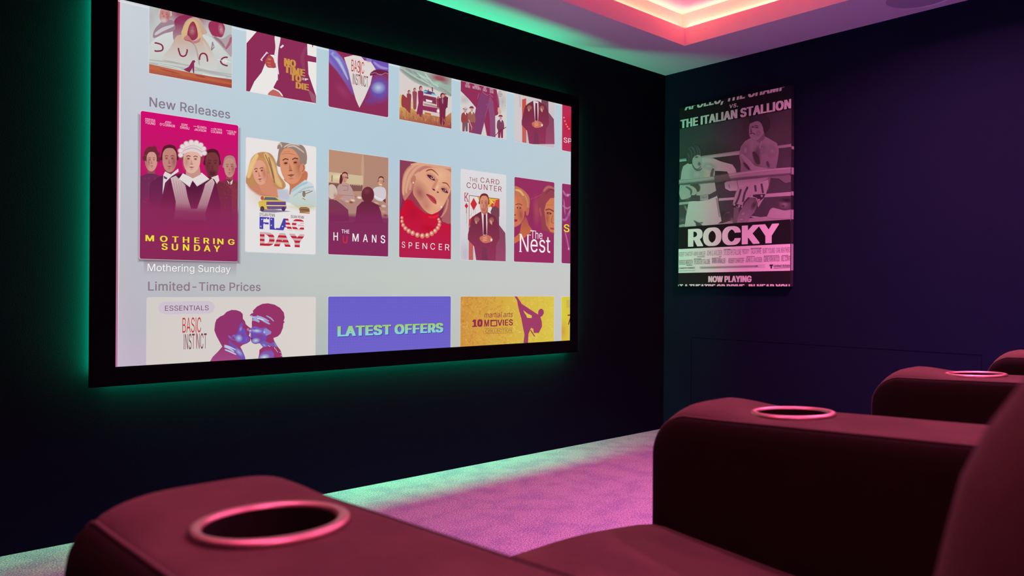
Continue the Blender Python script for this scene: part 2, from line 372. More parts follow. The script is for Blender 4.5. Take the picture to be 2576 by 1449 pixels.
# sans-serif letter outlines in three weights: advance width, then contours as x, y, x, y ...
OUTLINE = (
{' ': (94, []),
'"': (160, [[39,159,64,159,64,161,68,254,35,254], [97,159,122,159,125,254,92,254,96,160]]),
'-': (227, [[57,94,168,94,168,122,57,122]]),
'.': (94, [[30,5,37,0,43,-2,52,-2,61,2,68,9,70,17,70,26,68,32,64,36,56,42,50,44,41,42,33,38,28,32,25,25,26,14]]),
'A': (240, [[9,0,42,0,43,1,67,71,172,71,197,1,198,0,232,0,138,254,100,254,10,4], [78,100,80,107,105,180,119,228,144,151,162,100]]),
'B': (228, [[30,0,132,0,150,2,167,6,181,14,188,19,194,25,200,34,206,48,209,63,208,82,204,96,196,110,186,120,172,128,158,131,158,134,167,136,178,142,188,152,192,158,196,166,199,180,198,201,196,209,190,221,184,230,178,236,166,244,150,251,133,254,30,254], [63,28,63,116,129,116,140,114,152,110,159,106,168,97,172,92,177,78,177,60,174,52,170,46,165,40,160,36,147,31,130,28], [63,142,63,226,123,226,136,224,150,220,155,216,162,208,166,201,168,194,168,178,165,169,162,163,155,155,149,150,138,146,127,143]]),
'C': (255, [[52,32,69,16,81,9,89,5,111,-2,121,-3,140,-4,163,0,174,4,187,10,198,16,207,24,220,39,230,57,234,70,236,80,204,80,200,67,196,60,190,51,179,40,165,32,151,28,140,26,122,27,105,32,95,36,86,42,71,58,65,67,59,80,53,104,52,126,53,150,56,165,62,181,72,197,83,210,96,219,106,224,117,226,129,228,144,228,161,224,178,215,190,204,196,196,200,188,204,174,236,174,234,186,231,195,222,212,214,223,204,234,197,239,178,250,158,256,134,258,112,256,95,252,75,242,57,228,44,212,34,195,26,174,21,148,20,123,22,98,26,82,29,71,38,52]]),
'D': (251, [[30,0,119,0,147,4,168,12,184,20,200,35,210,48,218,61,223,74,229,99,231,126,229,156,226,171,222,182,213,203,201,219,190,230,179,238,168,244,158,248,148,250,131,254,116,254,30,254], [63,28,62,226,123,226,140,222,155,217,169,208,181,195,190,180,196,160,200,137,199,111,196,93,190,75,184,63,172,50,160,41,147,34,137,32,122,29]]),
'E': (209, [[30,0,188,0,187,28,62,29,63,114,178,115,177,143,63,143,62,226,186,226,186,254,30,254]]),
'F': (205, [[30,0,62,0,63,110,173,111,173,139,62,139,62,226,184,226,184,254,30,254]]),
'G': (260, [[55,28,63,21,75,12,93,4,108,-1,117,-2,129,-4,147,-3,168,1,181,6,190,10,200,16,209,24,223,41,231,56,237,76,239,92,239,128,142,128,142,100,208,99,206,86,202,71,198,60,190,50,183,43,174,36,163,31,146,27,128,26,113,29,95,36,83,45,72,57,65,67,57,86,53,104,52,126,53,150,56,165,62,180,71,197,79,206,92,216,105,223,116,226,128,228,143,228,160,224,168,220,176,215,188,205,197,191,204,174,237,175,235,184,231,196,220,215,208,229,191,242,170,252,152,256,132,258,108,256,88,249,69,238,56,227,42,211,32,190,26,176,24,164,20,142,20,112,24,90,31,65,42,45]]),
'H': (258, [[30,0,62,0,63,116,196,116,196,0,228,0,228,254,196,254,196,144,63,144,62,254,30,254]]),
'I': (92, [[30,0,62,0,62,254,30,254]]),
'J': (198, [[32,22,43,12,53,6,62,2,77,-2,97,-4,115,-1,126,2,136,8,150,20,158,31,164,45,168,64,168,254,136,254,136,69,134,55,130,44,121,34,115,30,106,26,98,25,87,25,74,28,68,31,62,36,58,41,52,50,49,65,49,86,17,86,16,68,19,49,23,37,28,28]]),
'K': (233, [[30,0,62,0,62,84,99,122,186,0,224,0,122,144,224,254,182,254,92,157,62,121,62,254,30,254]]),
'L': (196, [[30,0,180,0,180,28,62,29,62,254,30,254]]),
'M': (314, [[30,0,61,0,60,216,82,152,143,0,171,0,229,148,253,218,252,166,252,0,284,0,284,254,238,254,176,94,157,36,141,88,76,254,30,254]]),
'N': (262, [[30,0,62,0,62,160,60,214,97,151,192,1,194,0,232,0,231,254,200,254,200,70,201,40,176,85,69,253,68,254,30,254]]),
'O': (267, [[54,30,68,17,82,8,94,3,117,-2,139,-4,150,-2,165,0,185,8,199,17,208,25,223,42,229,52,236,66,243,89,246,117,246,137,244,157,238,181,228,203,215,222,198,238,182,248,160,255,149,257,134,258,112,256,95,252,75,242,62,232,52,222,43,211,32,191,24,168,20,142,20,112,24,90,31,66,39,50], [84,44,75,53,65,67,57,86,53,104,52,126,53,150,58,170,62,182,72,197,83,210,92,216,105,223,123,228,138,228,150,226,164,222,179,214,193,200,202,188,207,176,210,166,214,144,215,117,212,92,204,72,196,57,183,44,171,36,155,29,140,26,127,26,114,28,105,32,95,36]]),
'P': (222, [[30,0,62,0,63,93,128,93,151,97,166,104,177,110,185,118,194,132,201,148,204,163,204,177,202,196,198,210,190,224,178,236,167,244,150,250,131,254,30,254], [63,121,63,226,123,226,132,225,143,222,149,219,156,214,162,208,166,201,171,188,172,182,172,166,168,150,164,143,159,136,153,130,145,126,130,122,118,121]]),
'R': (224, [[30,0,62,0,63,99,123,99,176,1,177,0,214,0,157,104,167,108,177,115,189,126,194,134,200,145,203,157,204,167,204,185,204,193,198,211,189,226,183,233,172,242,161,247,153,250,131,254,30,254], [63,128,63,226,124,226,135,224,149,220,157,214,162,209,168,199,171,192,172,183,172,169,170,159,166,149,164,145,157,138,145,132,129,128]]),
'S': (223, [[35,26,49,13,55,9,70,2,82,-2,93,-4,119,-4,134,-3,146,0,157,3,167,8,180,16,189,26,196,35,200,45,203,55,204,62,204,77,202,88,200,95,190,109,177,120,158,131,139,138,101,148,77,158,69,164,62,171,60,176,58,184,58,192,60,202,65,210,72,217,80,222,90,226,99,228,112,230,122,229,135,226,143,224,152,218,160,211,164,206,167,198,169,189,200,189,198,204,192,219,186,227,179,236,166,245,156,250,143,254,129,257,114,258,91,256,70,250,62,246,51,238,42,230,36,221,31,213,28,202,26,192,26,180,28,169,34,155,45,142,55,135,78,124,139,106,154,100,163,93,170,85,172,76,172,63,170,56,168,50,164,44,156,37,142,30,123,25,101,25,90,27,80,30,66,39,60,46,55,55,52,68,19,68,20,59,23,47,29,34]]),
'T': (224, [[97,0,128,0,128,226,208,226,208,254,16,254,16,226,96,226]]),
'U': (259, [[52,27,66,14,74,9,88,2,100,-1,114,-4,139,-4,157,-2,179,6,196,17,210,31,218,42,224,55,226,65,228,79,228,254,196,254,196,87,196,77,192,65,184,50,171,38,158,30,148,28,139,26,120,26,113,27,101,30,92,34,78,45,72,53,68,62,64,72,62,85,62,254,30,254,30,75,34,60,36,51,42,40]]),
'V': (240, [[102,0,139,0,231,254,198,254,197,254,142,96,121,28,97,101,42,254,42,254,8,254]]),
'W': (343, [[78,0,116,0,162,170,171,217,182,166,228,0,265,0,334,254,302,254,258,83,246,32,234,89,190,254,153,254,110,91,97,32,86,81,42,254,41,254,8,254]]),
'Y': (236, [[102,0,134,0,134,104,227,254,191,254,190,254,136,165,126,148,118,131,112,146,102,163,46,253,45,254,8,254,102,105]]),
'a': (195, [[27,18,37,8,53,0,71,-4,90,-4,104,-1,117,5,124,10,129,15,136,26,138,26,139,0,168,0,168,128,168,141,166,150,161,161,154,171,144,180,131,186,116,190,106,192,88,192,80,191,67,188,51,182,37,171,30,163,25,156,20,146,50,137,58,150,66,156,74,161,83,164,93,166,102,166,112,164,124,159,131,152,136,141,138,127,136,120,132,117,127,115,84,110,60,105,44,100,32,92,24,85,18,75,16,66,15,56,17,37,22,26], [55,32,51,36,48,41,46,48,46,57,49,66,56,74,62,78,74,82,125,90,133,92,138,95,138,69,136,58,134,52,129,42,120,33,111,28,102,24,87,22,69,24,62,27]]),
'd': (212, [[41,21,55,8,69,1,86,-4,105,-4,117,-2,129,4,142,14,153,30,156,30,157,0,186,0,186,254,156,254,155,160,152,160,148,168,138,179,129,185,122,188,107,192,89,192,80,190,70,188,57,181,49,176,40,166,32,155,25,141,20,125,18,109,17,87,19,69,24,51,31,35], [70,34,65,40,58,50,53,61,50,75,48,90,48,107,52,125,56,134,60,142,66,151,73,156,82,162,98,165,111,164,122,162,133,155,141,147,149,134,152,124,156,107,156,90,154,70,149,55,143,44,134,34,128,30,115,24,108,24,90,24,76,30]]),
'e': (202, [[40,24,53,12,64,5,72,2,92,-4,115,-4,132,-1,150,6,162,14,174,27,179,36,182,45,153,52,149,44,146,39,138,32,128,26,116,24,101,23,91,24,83,27,70,34,59,46,53,58,50,65,48,76,48,84,185,84,185,113,183,126,179,140,173,153,168,162,162,168,153,176,137,186,121,190,111,192,89,192,73,188,58,180,46,170,36,159,26,143,21,127,18,107,17,86,20,66,24,52,29,40], [48,110,50,121,52,131,56,137,62,146,69,154,76,158,88,164,97,165,109,165,117,164,128,159,136,154,143,145,148,138,152,124,154,112,154,110]]),
'g': (213, [[37,-51,49,-62,67,-70,75,-72,91,-75,115,-75,137,-71,151,-66,165,-56,172,-49,178,-41,182,-31,186,-14,186,190,157,190,156,160,154,160,148,168,138,179,124,188,116,190,107,192,90,192,80,190,66,186,55,180,40,166,32,155,24,140,20,123,17,103,18,81,21,62,28,45,36,31,47,20,59,12,74,6,90,2,110,3,125,7,136,14,144,21,152,33,156,34,155,-14,150,-28,141,-38,131,-44,118,-48,111,-48,95,-48,88,-48,79,-45,68,-40,59,-31,50,-20,26,-35,30,-43], [70,40,62,48,56,57,52,67,50,78,48,91,48,108,50,120,54,132,64,147,73,156,82,162,94,164,107,165,114,164,124,161,134,154,143,145,150,134,153,124,156,106,156,86,154,73,150,60,142,47,135,40,129,36,119,32,107,30,93,30,83,32]]),
'h': (205, [[27,0,57,0,57,121,59,132,65,145,73,154,84,160,99,164,114,164,123,162,128,159,138,151,144,141,146,133,148,123,148,0,178,0,178,129,176,143,172,156,164,171,154,180,140,188,122,192,106,192,99,191,89,188,82,185,74,180,68,174,61,165,57,158,57,254,26,254]]),
'i': (83, [[27,0,57,0,57,190,26,189], [24,230,29,226,36,222,46,222,53,224,58,229,62,236,63,245,60,252,55,258,47,262,37,262,30,258,24,253,21,246,21,237]]),
'l': (91, [[30,0,61,0,61,264,30,264]]),
'm': (305, [[27,0,57,0,57,126,58,132,62,144,71,155,81,162,93,165,109,164,121,160,127,156,130,151,136,140,137,135,137,0,168,0,168,127,168,134,174,148,181,156,192,162,202,165,216,165,226,162,236,156,242,151,245,145,247,138,248,130,248,0,278,0,278,133,276,152,272,160,267,170,256,182,249,186,241,190,225,193,207,192,191,188,177,180,166,169,159,156,156,163,150,173,138,185,124,192,115,193,104,193,95,192,87,188,74,181,62,168,56,156,56,189,27,190]]),
'n': (205, [[27,0,57,0,57,121,59,132,65,145,73,154,84,160,99,164,114,164,123,162,128,159,138,151,144,141,146,133,148,123,148,0,178,0,178,128,178,138,174,152,168,165,162,172,152,182,140,188,126,192,106,192,93,190,79,183,69,176,62,167,56,156,56,189,26,189]]),
'o': (208, [[41,23,53,12,62,6,74,0,91,-4,111,-4,129,-1,147,6,158,14,170,27,180,43,186,60,190,79,190,102,188,124,180,145,170,161,158,174,145,182,129,189,113,192,95,192,78,189,63,183,49,173,38,162,33,155,26,143,21,127,18,108,17,87,20,67,24,51,32,36], [72,33,64,42,59,48,54,59,50,75,48,89,48,105,50,115,54,129,58,139,64,147,72,155,83,162,99,165,113,164,124,162,133,157,142,148,150,138,156,122,160,103,160,85,158,71,152,56,145,43,138,35,130,30,121,26,112,24,96,24,82,27]]),
'r': (130, [[27,0,57,0,57,125,60,136,68,148,73,154,83,159,92,162,100,163,114,162,121,161,121,192,98,192,83,188,74,182,66,174,62,169,58,160,56,161,56,190,26,189]]),
's': (182, [[30,19,42,9,56,2,66,-2,77,-4,100,-4,112,-2,122,0,138,7,149,15,158,27,164,41,166,59,162,73,156,83,147,91,132,100,122,103,79,113,72,116,66,118,60,123,57,127,54,134,55,145,60,153,65,158,71,162,86,166,102,166,109,164,117,161,128,151,134,138,162,145,158,155,152,167,142,178,136,182,124,188,111,191,104,192,84,192,76,191,63,188,48,180,40,174,30,162,24,149,24,143,24,131,27,117,33,107,44,98,57,90,74,85,111,76,121,72,130,65,134,55,133,44,130,39,124,32,119,29,110,25,92,22,74,24,61,30,52,40,47,53,19,48,18,47,18,43,22,33]]),
't': (114, [[42,14,48,9,54,4,67,0,77,-2,92,-2,102,0,106,1,101,27,90,25,80,25,75,26,70,28,67,32,64,40,63,163,102,164,102,189,63,190,63,236,33,236,32,190,3,189,3,164,32,163,32,40,36,26]]),
'u': (205, [[42,17,55,6,70,0,84,-2,102,-2,117,2,130,10,140,20,149,34,149,0,178,0,178,190,148,189,148,71,146,59,140,45,131,35,120,28,104,25,92,26,79,30,68,38,60,50,57,65,57,189,26,189,26,59,29,44,32,33,37,25]]),
'y': (195, [[24,-69,38,-72,52,-72,63,-70,70,-68,80,-62,86,-56,94,-46,103,-27,185,190,152,189,112,77,104,52,97,29,91,53,84,76,42,189,9,189,81,0,74,-23,71,-29,66,-37,61,-41,53,-44,42,-45,31,-43]]),
},
{' ': (94, []),
"'": (111, [[34,156,70,156,73,258,30,257]]),
'-': (235, [[52,91,174,91,174,125,52,125]]),
'.': (102, [[25,2,32,-3,38,-5,58,-5,67,-1,73,6,76,14,76,27,72,37,65,44,55,46,37,46,28,42,22,35,20,28,20,13,22,6]]),
'0': (235, [[48,20,56,12,66,4,77,-1,84,-4,103,-6,123,-6,133,-6,151,0,167,8,182,23,190,35,194,44,202,69,208,102,208,144,204,178,200,194,196,206,184,227,180,233,169,244,160,250,152,254,138,259,119,261,94,260,79,256,70,252,60,246,48,235,39,222,32,208,24,186,20,162,18,143,19,102,22,79,28,54,36,36], [88,39,81,46,75,55,68,70,64,84,62,101,60,122,60,142,62,160,66,175,70,187,74,198,81,208,87,215,97,222,105,225,115,226,127,223,139,216,150,203,158,186,163,166,166,143,166,121,164,94,160,76,154,61,146,47,136,36,125,30,112,28,98,32]]),
'7': (235, [[43,-3,88,-3,88,-2,201,221,201,258,26,257,26,223,154,223,43,3]]),
'A': (248, [[3,-3,48,-3,48,-2,73,68,167,68,192,-2,192,-3,237,-3,237,3,236,6,143,258,95,257,4,7,3,4], [85,102,104,159,119,206,138,148,154,103]]),
'B': (236, [[25,-3,138,-3,156,-1,172,4,186,10,194,16,200,22,206,31,212,45,214,60,214,82,210,97,205,108,195,120,185,127,177,131,171,133,187,142,195,151,200,160,203,168,204,177,204,201,199,218,192,230,183,240,172,248,156,254,139,257,24,257], [68,32,68,112,123,112,134,111,147,106,153,102,162,94,166,89,172,75,172,63,169,55,165,49,159,42,154,39,142,34,131,32], [68,146,68,223,117,223,131,222,144,216,150,212,156,205,160,198,162,191,162,181,160,172,156,166,146,156,133,148,122,146]]),
'C': (263, [[46,29,63,14,75,6,89,0,111,-6,145,-6,169,-3,180,0,193,6,204,14,213,21,226,36,230,43,236,56,242,74,242,83,199,83,196,75,191,63,185,54,174,44,160,36,151,32,135,30,128,30,118,32,101,39,89,47,80,56,74,65,66,81,62,93,58,107,58,117,58,137,58,147,62,162,68,178,77,194,89,207,102,216,112,220,129,224,142,224,156,220,172,212,184,201,190,193,194,185,199,171,242,171,242,178,240,189,231,210,220,226,209,236,202,242,183,252,164,258,140,261,112,260,92,256,75,248,57,236,41,219,28,198,20,177,16,151,14,120,16,95,20,79,24,68,32,49]]),
'D': (259, [[25,-3,124,-3,150,0,167,6,186,16,199,25,214,42,226,63,233,88,236,104,236,123,236,151,231,176,226,189,221,201,214,213,206,222,191,236,178,244,164,250,154,254,137,256,122,258,24,257], [68,32,68,223,117,222,130,220,145,216,159,208,173,195,181,184,188,166,193,145,194,121,192,101,184,78,178,66,167,53,155,44,144,38,131,34,117,32]]),
'E': (217, [[25,-3,193,-3,193,32,68,32,68,112,183,112,183,146,68,146,68,223,191,223,191,258,24,257]]),
'F': (213, [[25,-3,68,-3,68,108,178,108,178,142,68,142,68,223,190,223,190,258,24,257]]),
'G': (268, [[50,25,57,18,70,9,82,2,95,-2,116,-6,146,-6,168,-4,181,0,195,7,205,14,215,22,226,35,236,53,242,73,244,89,244,131,136,131,136,96,202,96,201,89,197,74,192,63,185,53,178,46,169,40,157,34,141,30,128,30,111,34,100,40,88,48,77,60,70,70,62,89,58,107,58,117,58,137,58,147,62,162,67,177,76,194,84,203,97,214,110,220,128,224,141,224,155,220,163,217,171,212,182,202,192,188,199,172,242,172,242,179,240,187,232,207,220,225,214,232,202,242,193,248,182,252,160,259,139,261,116,260,105,259,90,255,70,246,52,232,37,214,26,193,21,179,18,167,15,145,15,109,18,87,26,62,36,42]]),
'H': (266, [[25,-3,68,-3,68,113,190,113,190,-3,234,-3,234,258,190,257,190,148,68,148,68,257,24,257]]),
'I': (100, [[25,-3,68,-3,67,257,24,257]]),
'J': (206, [[27,19,38,8,47,2,56,-2,64,-4,76,-6,102,-6,121,-4,136,2,152,12,162,25,170,42,174,61,173,258,130,257,130,72,128,58,124,47,115,37,104,30,92,28,80,31,74,34,67,39,63,44,58,53,54,68,54,90,11,90,11,65,14,46,18,34,22,25]]),
'K': (241, [[25,-3,68,-3,68,81,98,112,181,-3,230,-3,230,4,130,144,226,248,230,251,229,258,176,258,90,165,68,138,68,257,24,257]]),
'L': (204, [[25,-3,186,-3,186,32,68,32,68,258,24,257]]),
'M': (322, [[25,-3,66,-3,66,180,82,137,138,-3,176,-3,232,138,247,179,246,-3,289,-3,290,257,232,257,170,97,157,58,144,99,82,257,25,258]]),
'N': (270, [[25,-3,68,-3,67,190,96,140,187,-2,188,-3,237,-3,237,258,194,257,194,66,182,88,74,256,73,258,24,257]]),
'O': (275, [[48,27,63,14,76,6,89,0,111,-6,123,-6,144,-6,156,-6,170,-2,191,6,209,18,218,26,226,36,234,49,240,60,246,75,248,86,252,114,252,140,251,152,246,178,237,201,229,214,220,225,203,241,187,250,166,258,155,260,139,261,112,260,89,254,70,245,56,235,46,225,38,214,25,190,18,167,15,145,15,109,18,87,26,63,34,47], [89,47,80,56,70,70,64,83,59,104,58,117,58,137,60,155,65,172,72,186,79,197,88,206,100,215,111,220,129,224,138,224,156,220,174,210,185,200,196,185,203,169,208,145,210,120,207,100,202,84,198,74,190,60,178,47,165,38,149,32,134,30,120,32,110,34,101,39]]),
'P': (230, [[25,-3,68,-3,68,90,133,90,156,94,166,98,180,106,190,115,198,125,204,139,209,156,210,180,208,194,204,210,198,222,190,233,177,244,165,250,155,254,136,257,24,257], [68,124,68,223,118,223,129,222,144,216,150,212,156,205,161,198,164,189,166,179,166,169,162,153,159,146,153,138,143,131,137,128,128,126,113,124]]),
'R': (232, [[25,-3,68,-3,68,96,118,96,171,-3,220,-3,220,3,166,102,166,103,172,106,185,114,192,120,198,127,205,142,208,154,210,164,210,192,208,201,204,214,194,229,188,236,177,244,167,250,158,253,137,257,24,257], [68,130,68,223,118,223,130,222,143,217,152,212,157,206,160,201,164,192,166,184,167,172,165,162,161,152,158,148,151,141,139,134,124,131]]),
'S': (231, [[30,23,39,13,49,6,69,-2,92,-7,125,-8,145,-5,166,2,176,7,185,14,194,23,200,30,204,39,208,52,210,59,210,80,208,91,205,98,196,112,183,124,164,134,144,141,106,151,83,160,74,166,68,174,65,179,63,187,64,194,68,203,70,207,79,216,87,220,96,224,109,226,116,226,134,222,141,218,149,214,158,203,162,195,163,186,206,186,205,202,202,214,192,230,184,238,177,244,161,253,141,259,120,261,92,260,75,256,56,248,43,239,30,224,26,216,22,205,20,195,20,177,24,160,33,146,47,134,65,124,83,118,122,107,134,103,148,96,157,90,164,82,167,73,167,66,165,59,160,50,153,42,146,37,136,32,126,30,118,28,106,28,96,30,85,34,72,42,66,49,60,58,57,72,14,72,14,59,17,46,24,31]]),
'T': (232, [[91,-3,134,-3,134,223,214,223,214,258,10,257,11,223,91,223]]),
'U': (267, [[46,24,56,14,66,8,78,2,89,-2,102,-6,115,-7,144,-7,162,-4,184,3,202,14,216,28,223,39,229,52,232,62,234,76,234,258,191,257,191,90,189,75,186,66,181,56,170,44,160,37,153,34,143,30,133,29,126,29,116,30,106,34,98,38,84,48,78,56,73,65,70,75,68,88,68,257,24,257,25,72,28,57,31,48,36,37]]),
'V': (248, [[97,-3,144,-3,237,251,237,258,192,258,192,257,136,99,121,48,102,104,48,257,47,258,2,257,2,251]]),
'X': (245, [[4,-3,51,-3,99,65,119,96,140,62,185,-3,233,-3,233,4,146,131,147,134,228,250,228,258,181,258,138,195,119,165,95,203,57,258,10,257,10,251,92,130,4,3]]),
'Y': (244, [[96,-3,140,-3,140,101,232,250,233,258,185,258,138,180,118,146,100,178,51,258,3,257,4,250,96,102]]),
'a': (203, [[22,15,32,5,42,-1,54,-5,65,-7,86,-8,106,-5,120,0,127,5,133,10,133,-3,174,-3,174,140,172,149,168,160,163,169,154,180,140,188,124,193,111,195,82,195,61,191,51,187,37,179,26,168,20,159,16,150,15,143,16,142,44,134,55,134,64,147,73,154,86,160,94,162,102,162,116,158,126,149,131,138,132,127,130,123,127,120,117,117,79,112,59,109,46,106,31,98,27,96,19,88,13,78,11,71,10,49,10,39,14,28,16,23], [61,34,56,39,54,44,52,51,52,54,54,63,61,70,71,76,83,80,132,87,132,66,129,55,124,45,114,36,103,30,89,26,82,26,75,28,68,30]]),
'c': (206, [[36,20,48,8,56,3,68,-2,79,-6,90,-7,117,-7,130,-5,144,0,161,9,173,21,178,27,184,38,187,48,187,54,159,62,147,62,142,50,138,43,129,35,120,30,109,27,101,26,92,28,84,32,78,36,69,45,64,51,57,69,54,81,54,92,56,112,60,126,64,136,70,144,78,152,83,156,93,160,100,162,107,162,119,158,126,155,138,145,142,137,146,128,158,128,185,135,186,136,186,143,180,156,171,170,162,178,146,188,131,193,119,195,89,195,73,192,58,186,43,176,32,165,28,158,21,146,16,130,12,111,12,84,14,64,18,48,26,33]]),
'd': (220, [[36,18,45,8,56,2,71,-4,80,-6,111,-7,122,-5,129,-2,139,4,144,7,151,15,151,-3,192,-3,191,258,150,257,150,175,141,184,135,188,123,193,112,195,80,194,64,190,50,183,44,178,34,169,26,158,20,144,14,128,12,105,12,84,14,66,18,48,26,32], [76,38,70,43,64,53,58,64,56,73,54,86,54,97,54,108,58,122,61,131,67,142,72,148,79,154,88,158,99,162,105,162,112,160,126,154,136,144,140,138,146,124,149,112,150,97,150,81,146,67,140,51,134,43,126,35,116,30,103,26,95,28,82,33]]),
'e': (210, [[34,21,48,8,58,2,72,-4,92,-7,120,-7,131,-6,143,-2,155,3,163,8,176,20,184,31,187,39,188,42,188,48,160,56,147,56,144,47,140,42,134,36,127,32,118,28,110,26,96,28,88,30,80,34,75,38,67,46,62,53,58,61,56,68,54,79,54,82,191,82,191,110,190,124,186,137,182,148,173,165,168,171,158,180,143,188,127,194,117,195,84,194,67,190,57,186,45,178,32,164,25,154,21,146,16,130,12,110,12,83,14,63,18,49,24,37], [55,114,55,118,58,128,61,134,67,143,75,151,81,156,93,160,102,162,110,161,118,158,127,153,134,147,142,135,146,124,148,116,148,114]]),
'i': (91, [[21,-3,62,-3,62,192,21,192], [19,227,25,222,33,218,51,218,58,221,66,228,68,235,68,248,66,255,59,262,49,265,34,265,24,262,18,254,15,246,16,234]]),
'l': (99, [[25,-3,66,-3,66,267,24,267]]),
'm': (313, [[21,-3,62,-3,62,123,64,129,68,141,77,152,87,158,99,162,110,160,118,155,126,146,130,137,132,132,132,-3,173,-3,173,124,174,131,180,145,187,153,198,160,208,162,220,160,231,154,237,147,242,135,242,127,242,-3,284,-3,284,136,281,155,278,163,272,173,264,182,254,189,243,194,230,196,206,196,199,195,188,192,178,187,171,182,159,170,154,179,144,188,134,193,125,196,98,196,90,194,75,188,69,184,62,177,61,192,21,192]]),
'n': (213, [[21,-3,62,-3,62,118,64,129,70,142,79,151,89,158,105,162,118,158,128,152,136,143,141,130,142,120,142,-3,184,-3,184,131,183,141,180,155,174,168,168,175,158,184,145,191,132,194,100,195,88,192,80,190,70,184,62,176,61,192,21,192]]),
'r': (138, [[21,-3,62,-3,62,122,64,129,68,139,73,145,79,150,88,156,101,160,109,160,116,158,127,158,127,195,97,196,87,194,75,190,68,185,62,179,61,192,21,192]]),
's': (190, [[25,16,38,5,48,0,58,-4,76,-7,105,-7,122,-4,135,0,151,10,162,21,166,27,170,38,171,45,171,62,168,76,161,86,153,94,137,102,127,106,85,116,78,118,72,122,66,126,62,130,60,137,62,145,68,154,77,159,91,163,104,162,113,157,124,146,129,136,140,136,167,142,167,150,162,162,155,173,145,182,132,190,117,194,109,195,74,194,60,192,45,185,35,178,26,168,21,158,19,152,18,146,18,128,22,114,28,104,38,94,51,88,68,82,105,74,115,70,124,62,127,57,128,51,125,42,117,34,107,29,94,26,88,26,80,28,67,34,58,43,52,56,39,56,13,50,12,50,12,42,14,36,19,25]]),
't': (122, [[37,11,42,6,49,2,58,-2,67,-4,97,-5,108,-4,112,-2,112,5,106,30,95,30,89,28,81,29,76,32,72,35,69,43,68,160,107,160,108,192,68,193,68,238,27,238,27,193,-2,192,-2,161,27,160,27,37,30,23]]),
'v': (203, [[76,-3,119,-3,190,184,191,192,147,192,146,192,106,80,97,52,89,79,48,192,4,192,4,185]]),
'w': (292, [[63,-3,105,-3,132,93,142,128,152,87,178,-3,220,-3,276,182,278,185,278,192,234,192,212,113,199,62,164,192,121,192,96,107,85,62,76,99,50,192,49,192,6,192,6,185]]),
},
{' ': (94, []),
'!': (118, [[18,-1,25,-6,31,-9,67,-9,73,-6,81,1,84,9,84,32,82,39,75,46,66,50,32,50,25,48,16,40,13,30,13,11,14,5], [21,73,77,73,79,262,18,261]]),
',': (114, [[6,-66,56,-66,82,28,81,42,21,42,20,42,6,-50]]),
'-': (247, [[44,87,181,87,182,129,44,129]]),
'0': (247, [[40,16,49,8,58,0,69,-5,77,-8,96,-10,137,-10,155,-6,169,1,177,7,187,17,197,31,203,44,208,58,214,88,216,106,216,148,214,170,208,198,203,210,196,225,187,237,177,248,165,256,153,261,136,264,100,265,79,262,64,257,52,250,38,235,30,223,24,212,18,196,14,173,11,147,11,106,14,81,19,56,24,44,29,32], [95,43,88,50,82,59,78,70,74,82,68,110,68,126,68,144,73,171,77,183,82,194,88,204,98,214,106,218,114,221,125,216,136,207,144,196,150,182,155,165,158,145,159,125,158,105,154,83,147,65,140,53,131,42,120,36,112,34,105,36]]),
'1': (247, [[25,-7,208,-7,208,34,151,35,151,262,86,262,30,220,30,172,56,172,93,199,93,35,25,34]]),
'A': (260, [[-4,-7,55,-7,80,64,159,64,185,-7,244,-7,244,7,244,10,151,262,88,261,-4,11,-4,8], [95,106,119,178,144,107]]),
'C': (275, [[39,25,51,14,62,6,72,0,86,-6,108,-10,153,-10,174,-8,193,-1,204,4,213,11,228,25,238,39,244,52,250,73,249,87,191,87,189,79,184,67,178,58,169,50,152,40,144,36,132,34,118,38,106,44,97,51,84,65,78,74,72,87,68,101,65,121,66,138,68,156,73,170,81,185,88,195,101,206,111,213,126,218,134,220,145,218,159,212,167,206,177,197,182,189,188,178,191,167,249,167,250,182,247,193,242,208,236,219,230,227,214,243,195,254,171,262,147,265,110,264,90,261,67,252,50,240,36,225,22,205,13,181,8,155,7,116,9,91,12,75,16,64,24,45]]),
'D': (271, [[17,-7,132,-7,158,-4,174,2,194,12,206,21,222,38,233,59,240,84,243,100,244,119,243,155,238,180,234,193,228,205,222,217,214,226,198,240,185,248,171,254,161,258,144,260,129,262,17,261], [76,36,76,219,110,218,130,214,147,207,160,197,168,188,177,173,184,153,186,130,186,114,182,95,177,82,168,67,156,54,144,46,129,40,116,37,102,36]]),
'E': (229, [[17,-7,200,-7,200,36,76,36,76,108,190,108,190,150,76,150,76,219,199,219,199,262,17,261]]),
'F': (225, [[17,-7,76,-7,76,104,186,104,186,146,76,146,76,219,197,219,197,262,17,261]]),
'G': (280, [[42,21,50,14,62,5,75,-2,87,-6,109,-10,153,-10,176,-8,194,-2,213,10,222,18,231,27,242,45,247,57,250,69,252,85,252,135,129,135,129,92,193,92,192,86,188,75,183,65,178,57,170,50,161,44,150,38,137,34,126,36,108,44,96,52,86,62,78,74,72,89,68,101,65,121,66,138,68,156,73,170,81,185,92,199,100,206,115,215,125,218,134,220,143,218,155,213,165,206,174,198,180,191,188,177,191,168,250,168,250,183,247,195,242,206,236,217,230,226,223,234,214,242,204,250,193,255,183,259,170,262,146,265,109,264,89,261,75,256,66,252,50,240,35,225,27,214,20,202,12,180,9,163,8,149,7,116,9,91,15,66,20,54,26,42,33,32]]),
'H': (278, [[17,-7,76,-7,76,109,183,109,183,-7,242,-7,241,262,183,261,183,152,76,152,76,261,17,261]]),
'I': (112, [[17,-7,75,-7,75,261,17,261]]),
'K': (253, [[17,-7,76,-7,76,77,97,100,173,-7,237,-7,237,8,140,143,237,247,237,262,169,262,76,160,76,261,17,261]]),
'L': (216, [[17,-7,194,-7,193,36,76,36,75,262,17,261]]),
